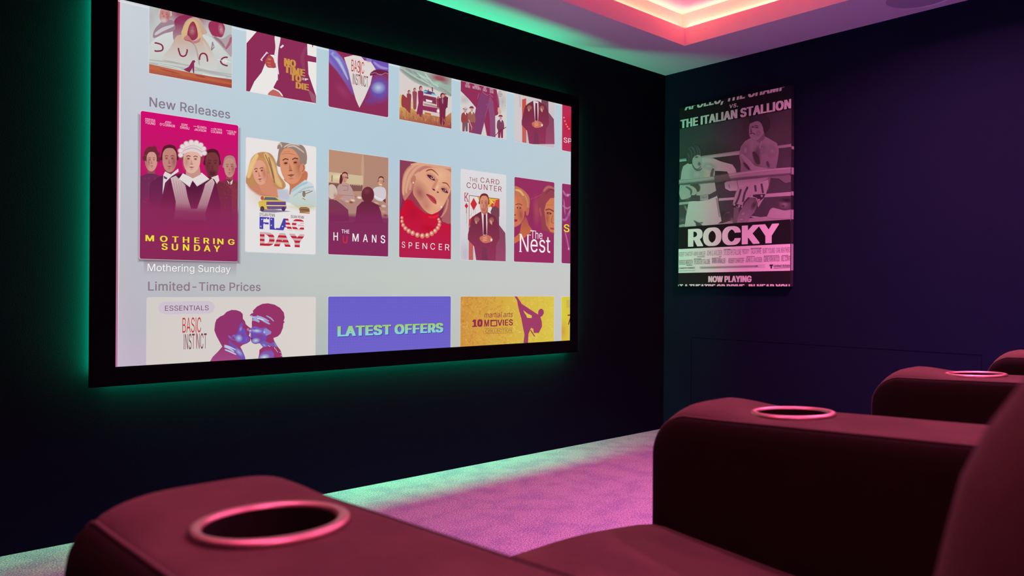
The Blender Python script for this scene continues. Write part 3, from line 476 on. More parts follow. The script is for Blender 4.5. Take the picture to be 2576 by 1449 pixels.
'M': (334, [[17,-7,74,-7,74,133,130,-7,184,-7,239,133,239,-7,297,-7,297,261,225,261,157,84,151,103,89,261,17,262]]),
'N': (282, [[17,-7,76,-7,76,158,181,-7,244,-7,244,262,186,261,186,96,81,262,17,261]]),
'O': (287, [[40,23,51,14,63,5,76,-2,86,-6,108,-10,152,-10,163,-10,178,-6,198,2,217,14,232,30,242,45,248,56,253,71,256,82,260,110,259,151,258,164,254,182,246,203,232,224,215,242,205,249,195,254,173,262,162,264,147,265,110,264,86,260,68,252,52,242,36,226,24,209,18,194,12,179,8,155,7,116,10,89,16,65,26,43], [97,51,88,60,81,69,74,81,69,97,65,121,66,138,68,156,74,171,79,182,86,193,96,202,108,211,124,218,133,220,143,218,159,211,172,202,184,187,192,173,199,153,202,130,202,117,198,97,192,79,182,64,170,51,161,44,153,40,142,36,132,34,115,40,106,44]]),
'P': (242, [[17,-7,76,-7,76,86,141,86,164,90,173,94,188,102,198,111,206,121,212,135,216,152,218,164,216,195,212,214,206,226,197,237,185,248,173,254,163,258,144,261,17,261], [76,128,76,219,110,219,119,218,132,214,143,208,149,201,154,194,157,185,159,175,156,159,152,150,146,143,136,135,129,132,120,130,105,128]]),
'R': (244, [[17,-7,76,-7,76,92,110,92,111,91,164,-7,227,-7,227,7,176,99,177,100,184,104,192,110,199,116,205,123,212,138,216,150,218,160,218,192,216,205,212,216,208,224,202,233,196,240,185,248,174,254,166,257,144,261,17,261], [76,134,76,219,111,219,122,218,136,213,144,208,150,202,153,197,157,188,159,180,159,173,158,166,154,156,150,152,144,145,132,138,120,136,111,134]]),
'S': (243, [[22,19,32,9,42,2,52,-3,65,-8,77,-10,92,-12,132,-12,153,-9,173,-2,190,8,204,21,213,38,217,55,217,84,216,91,212,102,205,114,197,122,190,128,171,138,152,145,114,155,90,164,82,170,76,176,72,183,71,188,75,199,78,203,85,210,98,218,112,222,126,218,134,214,141,210,150,199,154,191,156,182,213,182,213,203,209,218,200,234,192,242,184,248,164,259,146,264,127,265,85,264,68,260,49,252,35,243,24,230,18,220,14,207,13,199,13,173,17,156,26,142,39,130,57,120,75,114,114,103,126,99,141,92,150,86,154,81,158,74,159,68,158,63,152,54,143,44,129,36,119,34,110,32,93,38,79,46,73,53,68,62,65,76,6,76,6,60,8,45,12,36,16,27]]),
'T': (244, [[84,-7,142,-7,142,219,221,219,221,262,3,261,3,219,84,219]]),
'U': (279, [[38,20,49,10,59,4,70,-2,81,-6,94,-10,107,-11,152,-11,170,-8,192,-1,209,10,221,21,229,32,234,43,240,58,242,72,241,262,184,261,184,94,182,79,178,70,174,60,162,48,148,38,130,34,120,36,111,38,103,43,94,50,88,56,83,64,77,79,75,92,75,261,17,261,17,73,19,59,24,44,29,33]]),
'V': (260, [[89,-7,152,-7,244,247,244,262,185,262,184,261,121,77,56,261,55,262,-5,261,-5,247]]),
'W': (363, [[65,-7,128,-7,171,152,214,-7,278,-7,347,244,348,261,288,261,246,96,203,261,140,262,97,96,54,261,54,262,-5,262,-5,247]]),
'Y': (256, [[89,-7,147,-7,147,97,240,246,240,262,178,262,118,164,58,262,-4,261,-4,246,88,98]]),
},
)
def fill2d(loops):
    """Fill closed 2-D loops (holes included) and return points and triangles."""
    cu = bpy.data.curves.new('outline', 'CURVE'); cu.dimensions = '2D'; cu.fill_mode = 'BOTH'
    for lp in loops:
        sp = cu.splines.new('POLY'); sp.points.add(len(lp)-1); sp.use_cyclic_u = True
        for q, p in zip(sp.points, lp): q.co = (p[0], p[1], 0, 1)
    o = bpy.data.objects.new('outline', cu); COL.objects.link(o)
    dg = bpy.context.evaluated_depsgraph_get(); dg.update()
    me = bpy.data.meshes.new_from_object(o.evaluated_get(dg)); me.calc_loop_triangles()
    vs = [(v.co.x, v.co.y) for v in me.vertices]; ts = [tuple(t.vertices) for t in me.loop_triangles]
    bpy.data.objects.remove(o); bpy.data.curves.remove(cu); bpy.data.meshes.remove(me)
    return vs, ts
def letters(txt, bold=0, shear=0, space=1):
    w = 0 if bold < .0095 else (1 if bold < .039 else 2)      # regular, semibold, heavy
    loops = []; x = 0
    for ch in txt:
        adv, cons = next(OUTLINE[k][ch] for k in (w, 1, 0, 2) if ch in OUTLINE[k])
        for c in cons: loops.append([((px+x+py*shear)/100, py/100) for px, py in zip(c[0::2], c[1::2])])
        x += adv*space
    return fill2d(loops)

def ray(x, y): return fw + RT*((x-1288)/FPX) - UP*((y-724.5)/FPX)
class Plane:
    """Maps a measured point of the photograph to metres on the real plane it was seen on."""
    def __init__(s, axis, at, step): s.axis, s.at, s.step = axis, at, step
    def ab(s, x, y):
        d = ray(x, y); k = (s.at-CAM[s.axis])/d[s.axis]; p = CAM+d*k
        return (p.x, p.z) if s.axis == 1 else (p.y, p.z)
    def p3(s, a, b, depth):
        return (a, s.at-depth, b) if s.axis == 1 else (s.at-depth, a, b)
SCREEN = Plane(1, SY, .00004)
POSTER = Plane(0, -.0291, .00004)

class Art:
    def __init__(s, plane, clip, base=0):
        s.pl, s.clip, s.n = plane, clip, base; s.cyc = s.cnt = s.base = 0
        s.v, s.f, s.c = [], [], []; s.ox = s.oy = 0; s.s = 1
    def z(s, ox, oy, k): s.ox, s.oy, s.s = ox, oy, k; return s
    def ab(s, x, y): return s.pl.ab(s.ox+x*s.s, s.oy+y*s.s)
    def face(s, pts, clip=None):                       # pts: (a, b, r, g, bl, alpha); clipped to the picture's edge
        for cl in (s.clip, clip):
            if not cl: continue
            for ax, lim, sg in ((0, cl[0], 1), (0, cl[1], -1), (1, cl[2], 1), (1, cl[3], -1)):
                out = []
                for i in range(len(pts)):
                    p, q = pts[i-1], pts[i]; dp, dq = sg*(p[ax]-lim), sg*(q[ax]-lim)
                    if (dp >= 0) != (dq >= 0):
                        t = dp/(dp-dq); out.append(tuple(u+(w-u)*t for u, w in zip(p, q)))
                    if dq >= 0: out.append(q)
                pts = out
                if len(pts) < 3: return
        b = len(s.v); d = s.n*s.pl.step
        for p in pts: s.v.append(s.pl.p3(p[0], p[1], d)); s.c.append(p[2:])
        s.f.append(tuple(range(b, b+len(pts))))
    def layer(s):
        if s.cyc: s.cnt += 1; s.n = s.base+1+s.cnt % s.cyc
        else: s.n += 1
    def cycle(s, k):                                   # many small strokes share k layers until cycle(0)
        if k: s.base, s.cnt, s.cyc = s.n, 0, k
        else: s.n, s.cyc = s.base+s.cyc+1, 0
        return s
    def smooth(s, pts, k=5):
        out = []; n = len(pts)
        for i in range(n):
            p0, p1, p2, p3 = pts[i-1], pts[i], pts[(i+1) % n], pts[(i+2) % n]
            for j in range(k):
                t = j/k; out.append(tuple(.5*(2*p1[m]+(p2[m]-p0[m])*t+(2*p0[m]-5*p1[m]+4*p2[m]-p3[m])*t*t+(3*p1[m]-p0[m]-3*p2[m]+p3[m])*t**3) for m in (0, 1)))
        return out
    def poly(s, pts, c, alpha=1, sm=False, g=None, h=None, soft=0, clip=None):
        """c: colour; g = (y0, colour at y0, y1, colour at y1) vertical, h the same sideways; soft feathers the edge."""
        if sm: pts = s.smooth(pts)
        s.layer(); L = lin(c) if c else None
        def col(x, y):
            if g or h:
                t0, c0, t1, c1 = g or h; t = min(1, max(0, ((y if g else x)-t0)/(t1-t0)))
                return tuple(u+(w-u)*t for u, w in zip(lin(c0), lin(c1)))
            return L
        P = [(*s.ab(x, y), *col(x, y), alpha) for x, y in pts]
        for t in tessellate_polygon([[Vector((p[0], p[1], 0)) for p in P]]):
            s.face([P[i] for i in t], clip)
        if soft:
            n = len(pts); area = sum(pts[i-1][0]*pts[i][1]-pts[i][0]*pts[i-1][1] for i in range(n)); sg = 1 if area > 0 else -1
            O = []
            for i in range(n):
                dx, dy = pts[(i+1) % n][0]-pts[i-1][0], pts[(i+1) % n][1]-pts[i-1][1]; l = math.hypot(dx, dy) or 1
                x, y = pts[i][0]+sg*dy/l*soft, pts[i][1]-sg*dx/l*soft
                O.append((*s.ab(x, y), *P[i][2:5], 0))
            for i in range(n): s.face([P[i-1], P[i], O[i], O[i-1]], clip)
        return s
    def blob(s, x, y, rx, ry, c, a=1, rot=0, core=.0, n=20, edge=0):
        """feathered ellipse: solid inside core, fading to edge at the rim"""
        s.layer(); L = lin(c); R = math.radians(rot); cs, sn = math.cos(R), math.sin(R)
        def ring(k, al): return [(*s.ab(x+cs*rx*k*math.cos(t)-sn*ry*k*math.sin(t), y+sn*rx*k*math.cos(t)+cs*ry*k*math.sin(t)), *L, al) for t in [2*math.pi*i/n for i in range(n)]]
        A = ring(max(core, .001), a); m = ring(core+(1-core)*.5, edge+(a-edge)*.45); B = ring(1, edge)
        s.face(A)
        for i in range(n): s.face([A[i-1], A[i], m[i], m[i-1]]); s.face([m[i-1], m[i], B[i], B[i-1]])
        return s
    def oval(s, x, y, rx, ry, c, rot=0, soft=0, alpha=1, g=None, n=22):
        R = math.radians(rot); cs, sn = math.cos(R), math.sin(R)
        return s.poly([(x+cs*rx*math.cos(t)-sn*ry*math.sin(t), y+sn*rx*math.cos(t)+cs*ry*math.sin(t)) for t in [2*math.pi*i/n for i in range(n)]], c, alpha, soft=soft, g=g)
    def stroke(s, pts, w, c, alpha=1, sm=False, w2=None, clip=None, soft=0):
        if sm and len(pts) > 2:
            q = s.smooth(pts, 5); pts = q[:len(q)-5+1]
        n = len(pts); L, R_ = [], []
        if soft and n == 2: pts = [(pts[0][0]+(pts[1][0]-pts[0][0])*q/6, pts[0][1]+(pts[1][1]-pts[0][1])*q/6) for q in range(7)]; n = 7
        for i in range(n):
            a, b = pts[max(0, i-1)], pts[min(n-1, i+1)]; dx, dy = b[0]-a[0], b[1]-a[1]; l = math.hypot(dx, dy) or 1
            k = (w+((w2 if w2 is not None else w)-w)*i/(n-1))/2
            if soft: k *= max(.06, math.sin(math.pi*min(1, max(0, i/(n-1))))**.5)      # brush strokes taper to their ends
            L.append((pts[i][0]-dy/l*k, pts[i][1]+dx/l*k)); R_.append((pts[i][0]+dy/l*k, pts[i][1]-dx/l*k))
        s.layer(); lc = lin(c)
        V = lambda p, al=alpha: (*s.ab(*p), *lc, al)
        for i in range(n-1): s.face([V(L[i]), V(L[i+1]), V(R_[i+1]), V(R_[i])], clip)
        if soft:
            for E_, C_ in ((L, R_), (R_, L)):
                O = [(e[0]+(e[0]-c_[0])*soft, e[1]+(e[1]-c_[1])*soft) for e, c_ in zip(E_, C_)]
                for i in range(n-1): s.face([V(E_[i]), V(E_[i+1]), V(O[i+1], 0), V(O[i], 0)], clip)
        return s
    def text(s, txt, x0, x1, yt, yb, c, bold=0, shear=0, space=1, bands=None, clip=None, g=None, dx=0, dy=0, alpha=1, fat=0):
        """Lettering fitted between x0 and x1, from yt (top) to yb (bottom) at its left end."""
        vs, ts = letters(txt, bold, shear, space)
        X0, X1 = min(v[0] for v in vs), max(v[0] for v in vs); Y0, Y1 = min(v[1] for v in vs), max(v[1] for v in vs)
        a0, bt = s.ab(x0, yt); _, bb = s.ab(x0, yb)
        # right end at the same height on the plane
        lo = s.ab(x1, yt)[0]; a1 = lo
        s.layer(); lc = lin(c) if c else (1, 1, 1)
        mp = [(a0+(v[0]-X0)/(X1-X0)*(a1-a0)+dx, bb+(v[1]-Y0)/(Y1-Y0)*(bt-bb)+dy) for v in vs]
        def cc(p):
            if g:
                t = min(1, max(0, ((p[0]-a0)/(a1-a0) if g[0] == 'h' else (bt-p[1])/(bt-bb)))); return tuple(u+(w-u)*t for u, w in zip(lin(g[1]), lin(g[2])))
            return lc
        if bands:                                     # (top fraction, bottom fraction, left fraction, right fraction, colour)
            for f0, f1, l0, l1, bc in bands:
                box_ = (a0+(a1-a0)*l0-1e-4, a0+(a1-a0)*l1, bt-(bt-bb)*f1, bt-(bt-bb)*f0); k = lin(bc)
                for e in ((-fat, 0, fat) if fat else (0,)):
                    s.layer()
                    for t in ts: s.face([(mp[i][0]+e, mp[i][1], *k, alpha) for i in t], box_)
        else:
            for e in ((-fat, 0, fat) if fat else (0,)):
                s.layer()
                for t in ts: s.face([(mp[i][0]+e, mp[i][1], *cc(mp[i]), alpha) for i in t], clip)
        return s
    def build(s, name, parent, m, label=None):
        if not s.f: return None
        me = bpy.data.meshes.new(name); me.from_pydata(s.v, [], s.f)
        at = me.attributes.new('ink', 'FLOAT_COLOR', 'POINT'); at.data.foreach_set('color', [u for c in s.c for u in c])
        o = link(name, me, m, parent, False)
        if label: o['label'] = label
        s.v, s.f, s.c = [], [], []
        return o
    # a small drawn head: generic face with hair, x y = centre, w h = half sizes
    def head(s, x, y, w, h, skin, dark, hair, rot=0, look=0, feat=None, beard=None, soft=0):
        R = math.radians(rot); cs, sn = math.cos(R), math.sin(R); k = (w+h)/2
        q = lambda u, v: (x+cs*u*w-sn*v*h, y+sn*u*w+cs*v*h)
        feat = feat or dark
        s.poly([q(u, v) for u, v in ((-1.02, -.35), (-.75, -.95), (0, -1.14), (.75, -.95), (1.02, -.35), (.98, .1), (-.98, .1))], hair, sm=True, soft=soft)
        s.poly([q(u, v) for u, v in ((-.82, -.45), (-.5, -.78), (0, -.86), (.5, -.78), (.82, -.45), (.86, .05), (.76, .5), (.45, .88), (0, 1.02), (-.45, .88), (-.76, .5), (-.86, .05))], skin, sm=True, soft=k*.03)
        sd = -1 if look >= 0 else 1
        bx, by = q(.55*sd, .2); s.blob(bx, by, w*.5, h*.75, dark, .75, rot)
        for e in (-.36, .36):
            u = e+look*.16
            ex, ey = q(u, -.06); s.blob(ex, ey, w*.26, h*.15, dark, .8, rot)
            s.oval(ex, ey, w*.13, h*.045, feat, rot)
            s.stroke([q(u-.22, -.22), q(u, -.29), q(u+.22, -.23)], k*.07, feat, sm=False)
        n = look*.22
        s.poly([q(n-.06, -.05), q(n+.1, .28), q(n, .36), q(n-.14, .3)], dark, .55)
        s.oval(*q(n, .34), w*.16, h*.035, feat, rot, alpha=.6)
        s.poly([q(n-.3, .56), q(n, .52), q(n+.3, .56), q(n, .66)], feat, .75)
        s.blob(*q(n, .74), w*.26, h*.08, dark, .6, rot)
        if beard: s.blob(*q(n*.6, .72), w*.75, h*.4, beard, .9, rot, .3); s.poly([q(n-.25, .56), q(n, .54), q(n+.25, .56), q(n, .62)], skin, .6)
        return s

# ------------------------------------------------------------------ the projection screen
scr = tag(empty('projection_screen', (0, 0, 0)), 'large wall-mounted projection screen with thick black frame and green backlight, showing a film menu', 'screen')
bm = bmesh.new()
yo, yi, yb_ = -.0534, -.0345, -.030
ou = [(FX0, FZ0), (FX1, FZ0), (FX1, FZ1), (FX0, FZ1)]; inn = [(SX0-.004, SZ0-.003), (SX1+.0, SZ0-.003), (SX1+.0, SZ1+.003), (SX0-.004, SZ1+.003)]
def ring2(pts, y, ins=0): return [bm.verts.new((p[0]+(ins if k in (0, 3) else -ins), y, p[1]+(ins if k < 2 else -ins))) for k, p in enumerate(pts)]
rg = [ring2(ou, yb_), ring2(ou, yo+.006), ring2(ou, yo, .006), ring2(inn, yo, -.004), ring2(inn, yo+.004), ring2(inn, SY+.001)]
for A_, B_ in zip(rg, rg[1:]):
    for k in range(4): bm.faces.new((A_[k], A_[(k+1) % 4], B_[(k+1) % 4], B_[k]))
bm.faces.new(rg[0])
obj('frame', bm, M_frame, scr, False)
for nm, b in (('top', (FX0+.04, FX1-.04, -.006, -.002, FZ1-IN-.006, FZ1-IN-.002)), ('bottom', (FX0+.04, FX1-.04, -.006, -.002, FZ0+IN+.002, FZ0+IN+.006)),
              ('l', (FX0+IN+.002, FX0+IN+.006, -.006, -.002, FZ0+.04, FZ1-.04)), ('r', (FX1-IN-.006, FX1-IN-.002, -.006, -.002, FZ0+.04, FZ1-.04))):
    boxes('led_strip', [b], M_tape, scr)
boxes('mounting_bracket', [(-2.9, -2.8, -.0305, 0, .9, 1.6)], M_frame, scr); boxes('mounting_bracket', [(-1.4, -1.3, -.0305, 0, .9, 1.6)], M_frame, scr)

CL = (SX0, SX1, SZ0, SZ1)
# menu backdrop: soft colour field
A = Art(SCREEN, CL, 0)
XS = [285, 330, 420, 600, 810, 990, 1150, 1290, 1445]
YS = [-40, 100, 250, 400, 560, 700, 830, 935]
F = [[(205, 212, 219), (203, 210, 216), (199, 208, 216), (192, 210, 217), (186, 210, 216), (186, 208, 216), (188, 207, 215), (188, 208, 215), (190, 208, 215)],
     [(200, 203, 212), (199, 206, 213), (196, 206, 215), (188, 208, 217), (183, 208, 215), (183, 206, 216), (184, 206, 217), (186, 206, 216), (188, 206, 214)],
     [(197, 196, 207), (196, 200, 209), (194, 203, 214), (186, 206, 216), (181, 206, 217), (180, 203, 217), (182, 204, 217), (184, 205, 216), (186, 205, 214)],
     [(190, 188, 199), (190, 193, 203), (190, 198, 208), (184, 203, 214), (180, 204, 217), (179, 201, 216), (181, 203, 216), (184, 204, 215), (188, 203, 212)],
     [(188, 186, 197), (187, 187, 197), (186, 190, 198), (184, 194, 202), (185, 198, 204), (186, 198, 204), (188, 200, 205), (190, 200, 205), (192, 200, 205)],
     [(188, 184, 195), (186, 184, 193), (186, 187, 192), (188, 192, 193), (192, 198, 193), (194, 199, 194), (196, 200, 197), (198, 200, 197), (200, 200, 198)],
     [(192, 182, 198), (186, 180, 194), (182, 180, 190), (180, 184, 186), (180, 188, 184), (186, 194, 188), (190, 194, 190), (194, 195, 195), (196, 196, 198)],
     [(204, 182, 204), (194, 180, 200), (184, 176, 194), (176, 178, 184), (174, 184, 180), (182, 190, 184), (186, 190, 188), (190, 190, 192), (192, 190, 196)]]
for j in range(len(YS)-1):
    for i in range(len(XS)-1):
        A.face([(*A.ab(XS[u], YS[v]), *lin(F[v][u]), 1) for u, v in ((i, j+1), (i+1, j+1), (i+1, j), (i, j))])
bd = A.build('display', scr, M_light)
# strip of bare screen the projector misses on the left, pink room light painted in
A.poly([(285, -30), (302, -30), (299, 500), (295.5, 935), (285, 935)], (180, 62, 100), g=(0, (182, 60, 98), 930, (186, 120, 160)))
A.stroke([(303, 0), (300, 500), (296.5, 930)], 3, (225, 225, 232), .7, soft=.8)
A.poly([(296, 0), (1438, 268), (1438, 271.5), (296, 3.5)], (232, 234, 238), .55)
A.build('display_edge', scr, M_art, 'bare strip beside the projected picture, painted with the pink room light')

def hd(txt, *a, **k):
    t = Art(SCREEN, CL, 3); sh = k.pop('shadow', None)
    if sh: t.text(txt, *a[:4], sh, dx=.002, dy=-.002, alpha=.5, **k)
    t.text(txt, *a, **k); t.build('menu_text', scr, M_art)
hd('New Releases', 376, 579, 243, 268, (134, 122, 138), bold=.018)
hd('Mothering Sunday', 371.5, 580, 663, 687, (246, 244, 246), bold=.004, shadow=(110, 95, 112))
hd('Limited-Time Prices', 372.5, 655.5, 708, 731.5, (141, 120, 134), bold=.018)

DK = (140, 46, 86); WH = (233, 228, 228)  # DK: black lifted to magenta, the red room light put into the colour
class Tile:
    """One film card on the menu: rounded card, drawn figures and lettering."""
    def __init__(s, tl, bl, xr, c, g=None, h=None, base=4, rad=.0075, label=None):
        a0, b1 = SCREEN.ab(*tl); a0b, b0 = SCREEN.ab(*bl); a1 = SCREEN.ab(xr[0], xr[1])[0]; a0 = (a0+a0b)/2
        s.rect = (a0, min(a1, SX1), max(b0, SZ0), min(b1, SZ1)); s.n = base
        A = Art(SCREEN, CL, base)
        pts = []
        for cx_, cz_, s0 in ((a1-rad, b1-rad, 0), (a0+rad, b1-rad, 90), (a0+rad, b0+rad, 180), (a1-rad, b0+rad, 270)):
            pts += [(cx_+rad*math.cos(math.radians(s0+k*15)), cz_+rad*math.sin(math.radians(s0+k*15))) for k in range(7)]
        def col(p):
            if g: t = (b1-p[1])/(b1-b0); return tuple(u+(w-u)*t for u, w in zip(lin(g[0]), lin(g[1])))
            if h: t = (p[0]-a0)/(a1-a0); return tuple(u+(w-u)*t for u, w in zip(lin(h[0]), lin(h[1])))
            return lin(c)
        # soft pale edge glow then the card itself
        A.layer(); ce = ((a0+a1)/2, (b0+b1)/2)
        for i in range(len(pts)):
            p, q = pts[i-1], pts[i]; ex = lambda r: (r[0]+(.0035 if r[0] > ce[0] else -.0035), r[1]+(.0035 if r[1] > ce[1] else -.0035))
            A.face([(*p, *lin((228, 216, 222)), .75), (*q, *lin((228, 216, 222)), .75), (*ex(q), *lin((225, 215, 222)), 0), (*ex(p), *lin((225, 215, 222)), 0)])
        A.layer()
        if g or h:
            n = 12
            A.face([(*p, *col(p), 1) for p in pts])
        else: A.face([(*p, *lin(c), 1) for p in pts])
        s.card = A.build('film_card', scr, M_light, label); s.n = A.n
    def art(s, ox, oy, k):
        A = Art(SCREEN, s.rect, s.n); A.z(ox, oy, k); s.A = A; return A
    def done(s, name):
        s.A.build(name, s.card, M_art); s.n = s.A.n
# ---- top row, cut off by the upper edge of the screen
t = Tile((375.5, -60), (375.5, 184), (582.5, 219), (192, 200, 198), label='pale desert film card with a hooded figure')
A = t.art(360, 0, .15873)
A.blob(700, 230, 560, 260, (150, 66, 98), .95, 10, .3).blob(1330, 480, 140, 300, (185, 190, 190), .9, 0, .4)
A.blob(130, 260, 130, 300, (178, 176, 176), .9)
A.poly([(90, 760), (200, 610), (330, 530), (500, 480), (700, 500), (1000, 570), (1180, 670), (1330, 880), (1410, 950), (1410, 1260), (90, 1030)], (206, 212, 208), sm=True, soft=12, g=(500, (210, 214, 212), 1100, (194, 200, 196)))
A.poly([(490, 640), (488, 370), (560, 270), (700, 235), (770, 270), (640, 620)], DK, sm=True, soft=10, g=(350, DK, 640, (170, 140, 152)))
A.poly([(170, 600), (180, 480), (270, 370), (320, 345), (440, 320), (492, 370), (490, 480), (330, 530)], (158, 128, 142), sm=True, soft=8)
A.poly([(190, 520), (300, 440), (420, 400), (480, 390), (480, 420), (330, 490), (200, 560)], (196, 192, 196), sm=True)
A.head(345, 230, 96, 130, (196, 138, 134), (160, 84, 96), (200, 194, 192), 8, -.6, beard=(200, 188, 186))
A.poly([(1100, 560), (1040, 440), (1060, 350), (1180, 330), (1270, 390), (1290, 470), (1250, 580), (1180, 580)], (156, 50, 88), sm=True, soft=10)
A.blob(1235, 470, 50, 110, (198, 150, 158), .9, -12).blob(1215, 445, 20, 12, DK, .9).blob(1240, 555, 34, 12, DK, .8)
A.poly([(1090, 570), (1250, 620), (1400, 560), (1400, 880), (1330, 830), (1200, 690)], (176, 160, 166), sm=True, soft=10)
A.stroke([(1120, 590), (1220, 660), (1290, 760)], 26, (148, 118, 130), sm=True, soft=.6).stroke([(1385, 590), (1370, 680), (1300, 780)], 30, (170, 96, 116), sm=True, soft=.5)
t.done('figure')
A = t.art(360, 0, .15873)
A.poly([(300, 940), (430, 760), (530, 580), (620, 545), (640, 420), (700, 320), (800, 280), (890, 310), (950, 410), (1010, 520), (930, 560), (1010, 680), (1090, 820), (1170, 1080), (900, 1130), (500, 1000)], (198, 165, 150), sm=True, soft=10, g=(560, (198, 164, 148), 1000, (203, 206, 202)))
A.poly([(615, 560), (610, 500), (660, 400), (720, 330), (790, 310), (850, 350), (890, 440), (930, 570), (900, 650), (860, 560), (820, 400), (780, 345), (735, 400), (700, 520), (640, 620)], (212, 178, 132), sm=True, soft=6)
A.poly([(735, 400), (790, 345), (835, 410), (862, 540), (850, 600), (790, 640), (730, 610), (700, 540)], (150, 52, 80), sm=True, soft=6)
A.blob(775, 490, 60, 105, (186, 122, 124), .95).blob(750, 462, 22, 10, DK, .9).blob(800, 466, 20, 10, DK, .9).blob(780, 560, 60, 40, (140, 60, 84), .95).blob(780, 545, 26, 8, (190, 110, 116), .8)
A.poly([(640, 620), (700, 560), (780, 650), (860, 640), (905, 600), (890, 660), (810, 690), (730, 660)], (190, 124, 122), sm=True, soft=4)
A.stroke([(660, 640), (750, 660), (810, 720)], 14, (150, 90, 100), .8, sm=True).stroke([(820, 720), (860, 860), (890, 1040)], 16, (160, 140, 142), .6, sm=True, soft=.8)
A.blob(770, 800, 80, 160, (186, 184, 190), .7).stroke([(950, 650), (1040, 860), (1130, 1060)], 16, (214, 196, 184), .6, sm=True, soft=1)
t.done('figure')
A = t.art(360, 0, .15873)
for pts, w in (([(97, 960), (400, 985), (700, 1040), (1000, 1120), (1405, 1180)], 16), ([(97, 1000), (350, 1040), (650, 1090), (900, 1120)], 22), ([(850, 1100), (1100, 1160), (1405, 1220)], 20), ([(300, 950), (600, 1010)], 12)):
    A.stroke(pts, w, (164, 158, 158), .6, sm=True, soft=.8)
A.stroke([(230, 1020), (420, 1050), (600, 1100)], 10, (226, 226, 222), .8, sm=True).stroke([(950, 1170), (1060, 1200), (1300, 1225)], 14, (222, 222, 218), .8, sm=True)
A.poly([(90, 1015), (450, 1095), (800, 1165), (1100, 1220), (1410, 1262), (1410, 1400), (90, 1165)], None, g=(1000, (186, 104, 78), 1390, (158, 66, 58)))
A.stroke([(97, 1080), (500, 1140), (900, 1230), (1400, 1330)], 34, (196, 104, 66), .7, sm=True, soft=.8).stroke([(250, 1090), (600, 1180)], 14, (140, 56, 62), .6, soft=.8).stroke([(820, 1190), (1000, 1235)], 16, (150, 58, 56), .7, soft=.8)
A.poly([(636, 1104), (720, 1060), (755, 1000), (778, 962), (808, 954), (826, 980), (806, 1000), (806, 1165), (790, 1160), (776, 1080), (735, 1150), (680, 1130)], DK)
for p in ([(180, 690), (240, 693), (290, 715), (311, 760), (295, 800), (240, 812), (180, 800)], [(565, 765), (569, 825), (590, 878), (630, 895), (668, 880), (687, 840), (686, 785)],
          [(897, 950), (900, 885), (925, 853), (965, 850), (1000, 878), (1011, 920), (1008, 975)], [(1335, 918), (1272, 917), (1238, 945), (1226, 975), (1245, 1010), (1280, 1030), (1335, 1036)]):
    A.stroke(p, 24, (134, 46, 74), sm=True)
A.stroke([(1180, 945), (1390, 990)], 9, (240, 236, 232), .8).blob(1290, 970, 50, 40, (240, 238, 234), .95).blob(1290, 972, 11, 11, (110, 80, 90), 1)
A.stroke([(1098, 665), (1080, 800)], 20, (150, 128, 140)).stroke([(1080, 800), (1125, 745)], 16, (150, 128, 140)).stroke([(1105, 690), (1118, 740)], 14, (150, 128, 140))
t.done('lettering')

t = Tile((620, -30), (620, 229), (795, 259), (234, 230, 228), label='white film card with a dark suit and gold title')
A = t.art(280, 0, .22772)
A.poly([(1494, 478), (1605, 350), (1605, 200), (2160, 300), (2163, 480), (2168, 640), (2178, 820), (2262, 1062), (2262, 1140), (1880, 1075), (1800, 970), (1840, 890), (1838, 750), (1760, 740), (1700, 700), (1660, 800), (1580, 900), (1530, 1010), (1490, 1010)], DK)
A.poly([(2166, 608), (2264, 632), (2264, 692), (2168, 676)], DK).poly([(1880, 1075), (1790, 965), (1835, 880), (1860, 980), (1890, 1060)], DK)
A.poly([(1806, 398), (1868, 408), (1845, 560), (1838, 700), (1852, 820), (1830, 790), (1812, 700), (1800, 620), (1812, 520)], (228, 222, 224), sm=True)
A.poly([(2168, 980), (2262, 1060), (2262, 1138), (2215, 1120)], (160, 96, 118), .8).stroke([(2160, 520), (2110, 640), (2140, 780)], 20, (150, 70, 104), .6, sm=True, soft=1)
A.stroke([(1868, 528), (1900, 500)], 20, WH)
A.poly([(1700, 680), (1740, 610), (1800, 620), (1812, 740), (1770, 750), (1720, 740)], (176, 74, 76), sm=True).stroke([(1725, 650), (1770, 660)], 12, (206, 120, 104), soft=.6).stroke([(1715, 690), (1765, 700)], 10, (196, 104, 92), soft=.6).stroke([(1725, 722), (1770, 730)], 9, (196, 104, 92), soft=.6)
A.stroke([(1655, 668), (1725, 580)], 26, (226, 214, 218)).stroke([(1668, 664), (1728, 592)], 16, DK).poly([(1752, 606), (1796, 606), (1818, 690), (1806, 700), (1790, 640)], WH)
A.poly([(1730, 1050), (1800, 985), (1880, 1040), (1890, 1080)], (190, 104, 100), sm=True).stroke([(1788, 985), (1850, 1010), (1885, 1060)], 14, WH, sm=True)
A.stroke([(2195, 480), (2225, 500), (2220, 520)], 10, DK)
t.done('figure')
A = t.art(280, 0, .22772); GO = (204, 148, 72)
for w_, x0, x1, yt, yb in (('NO', 1912, 2034, 640, 722), ('TIME', 1914, 2136, 722, 800), ('TO', 1980, 2094, 812, 888), ('DIE', 2040, 2176, 905, 976)):
    A.text(w_, x0, x1, yt, yb, GO, bold=.05, fat=.002)
for x_, y_ in ((2002, 665), (1990, 740), (2075, 758), (2060, 830), (2062, 922), (2120, 930)):
    A.stroke([(x_, y_), (x_+3, y_+62)], 3.5, DK)
A.text('007', 2106, 2142, 858, 884, WH, bold=.03).poly([(2138, 866), (2174, 872), (2172, 880), (2152, 880), (2148, 892), (2140, 890)], WH)
t.done('lettering')

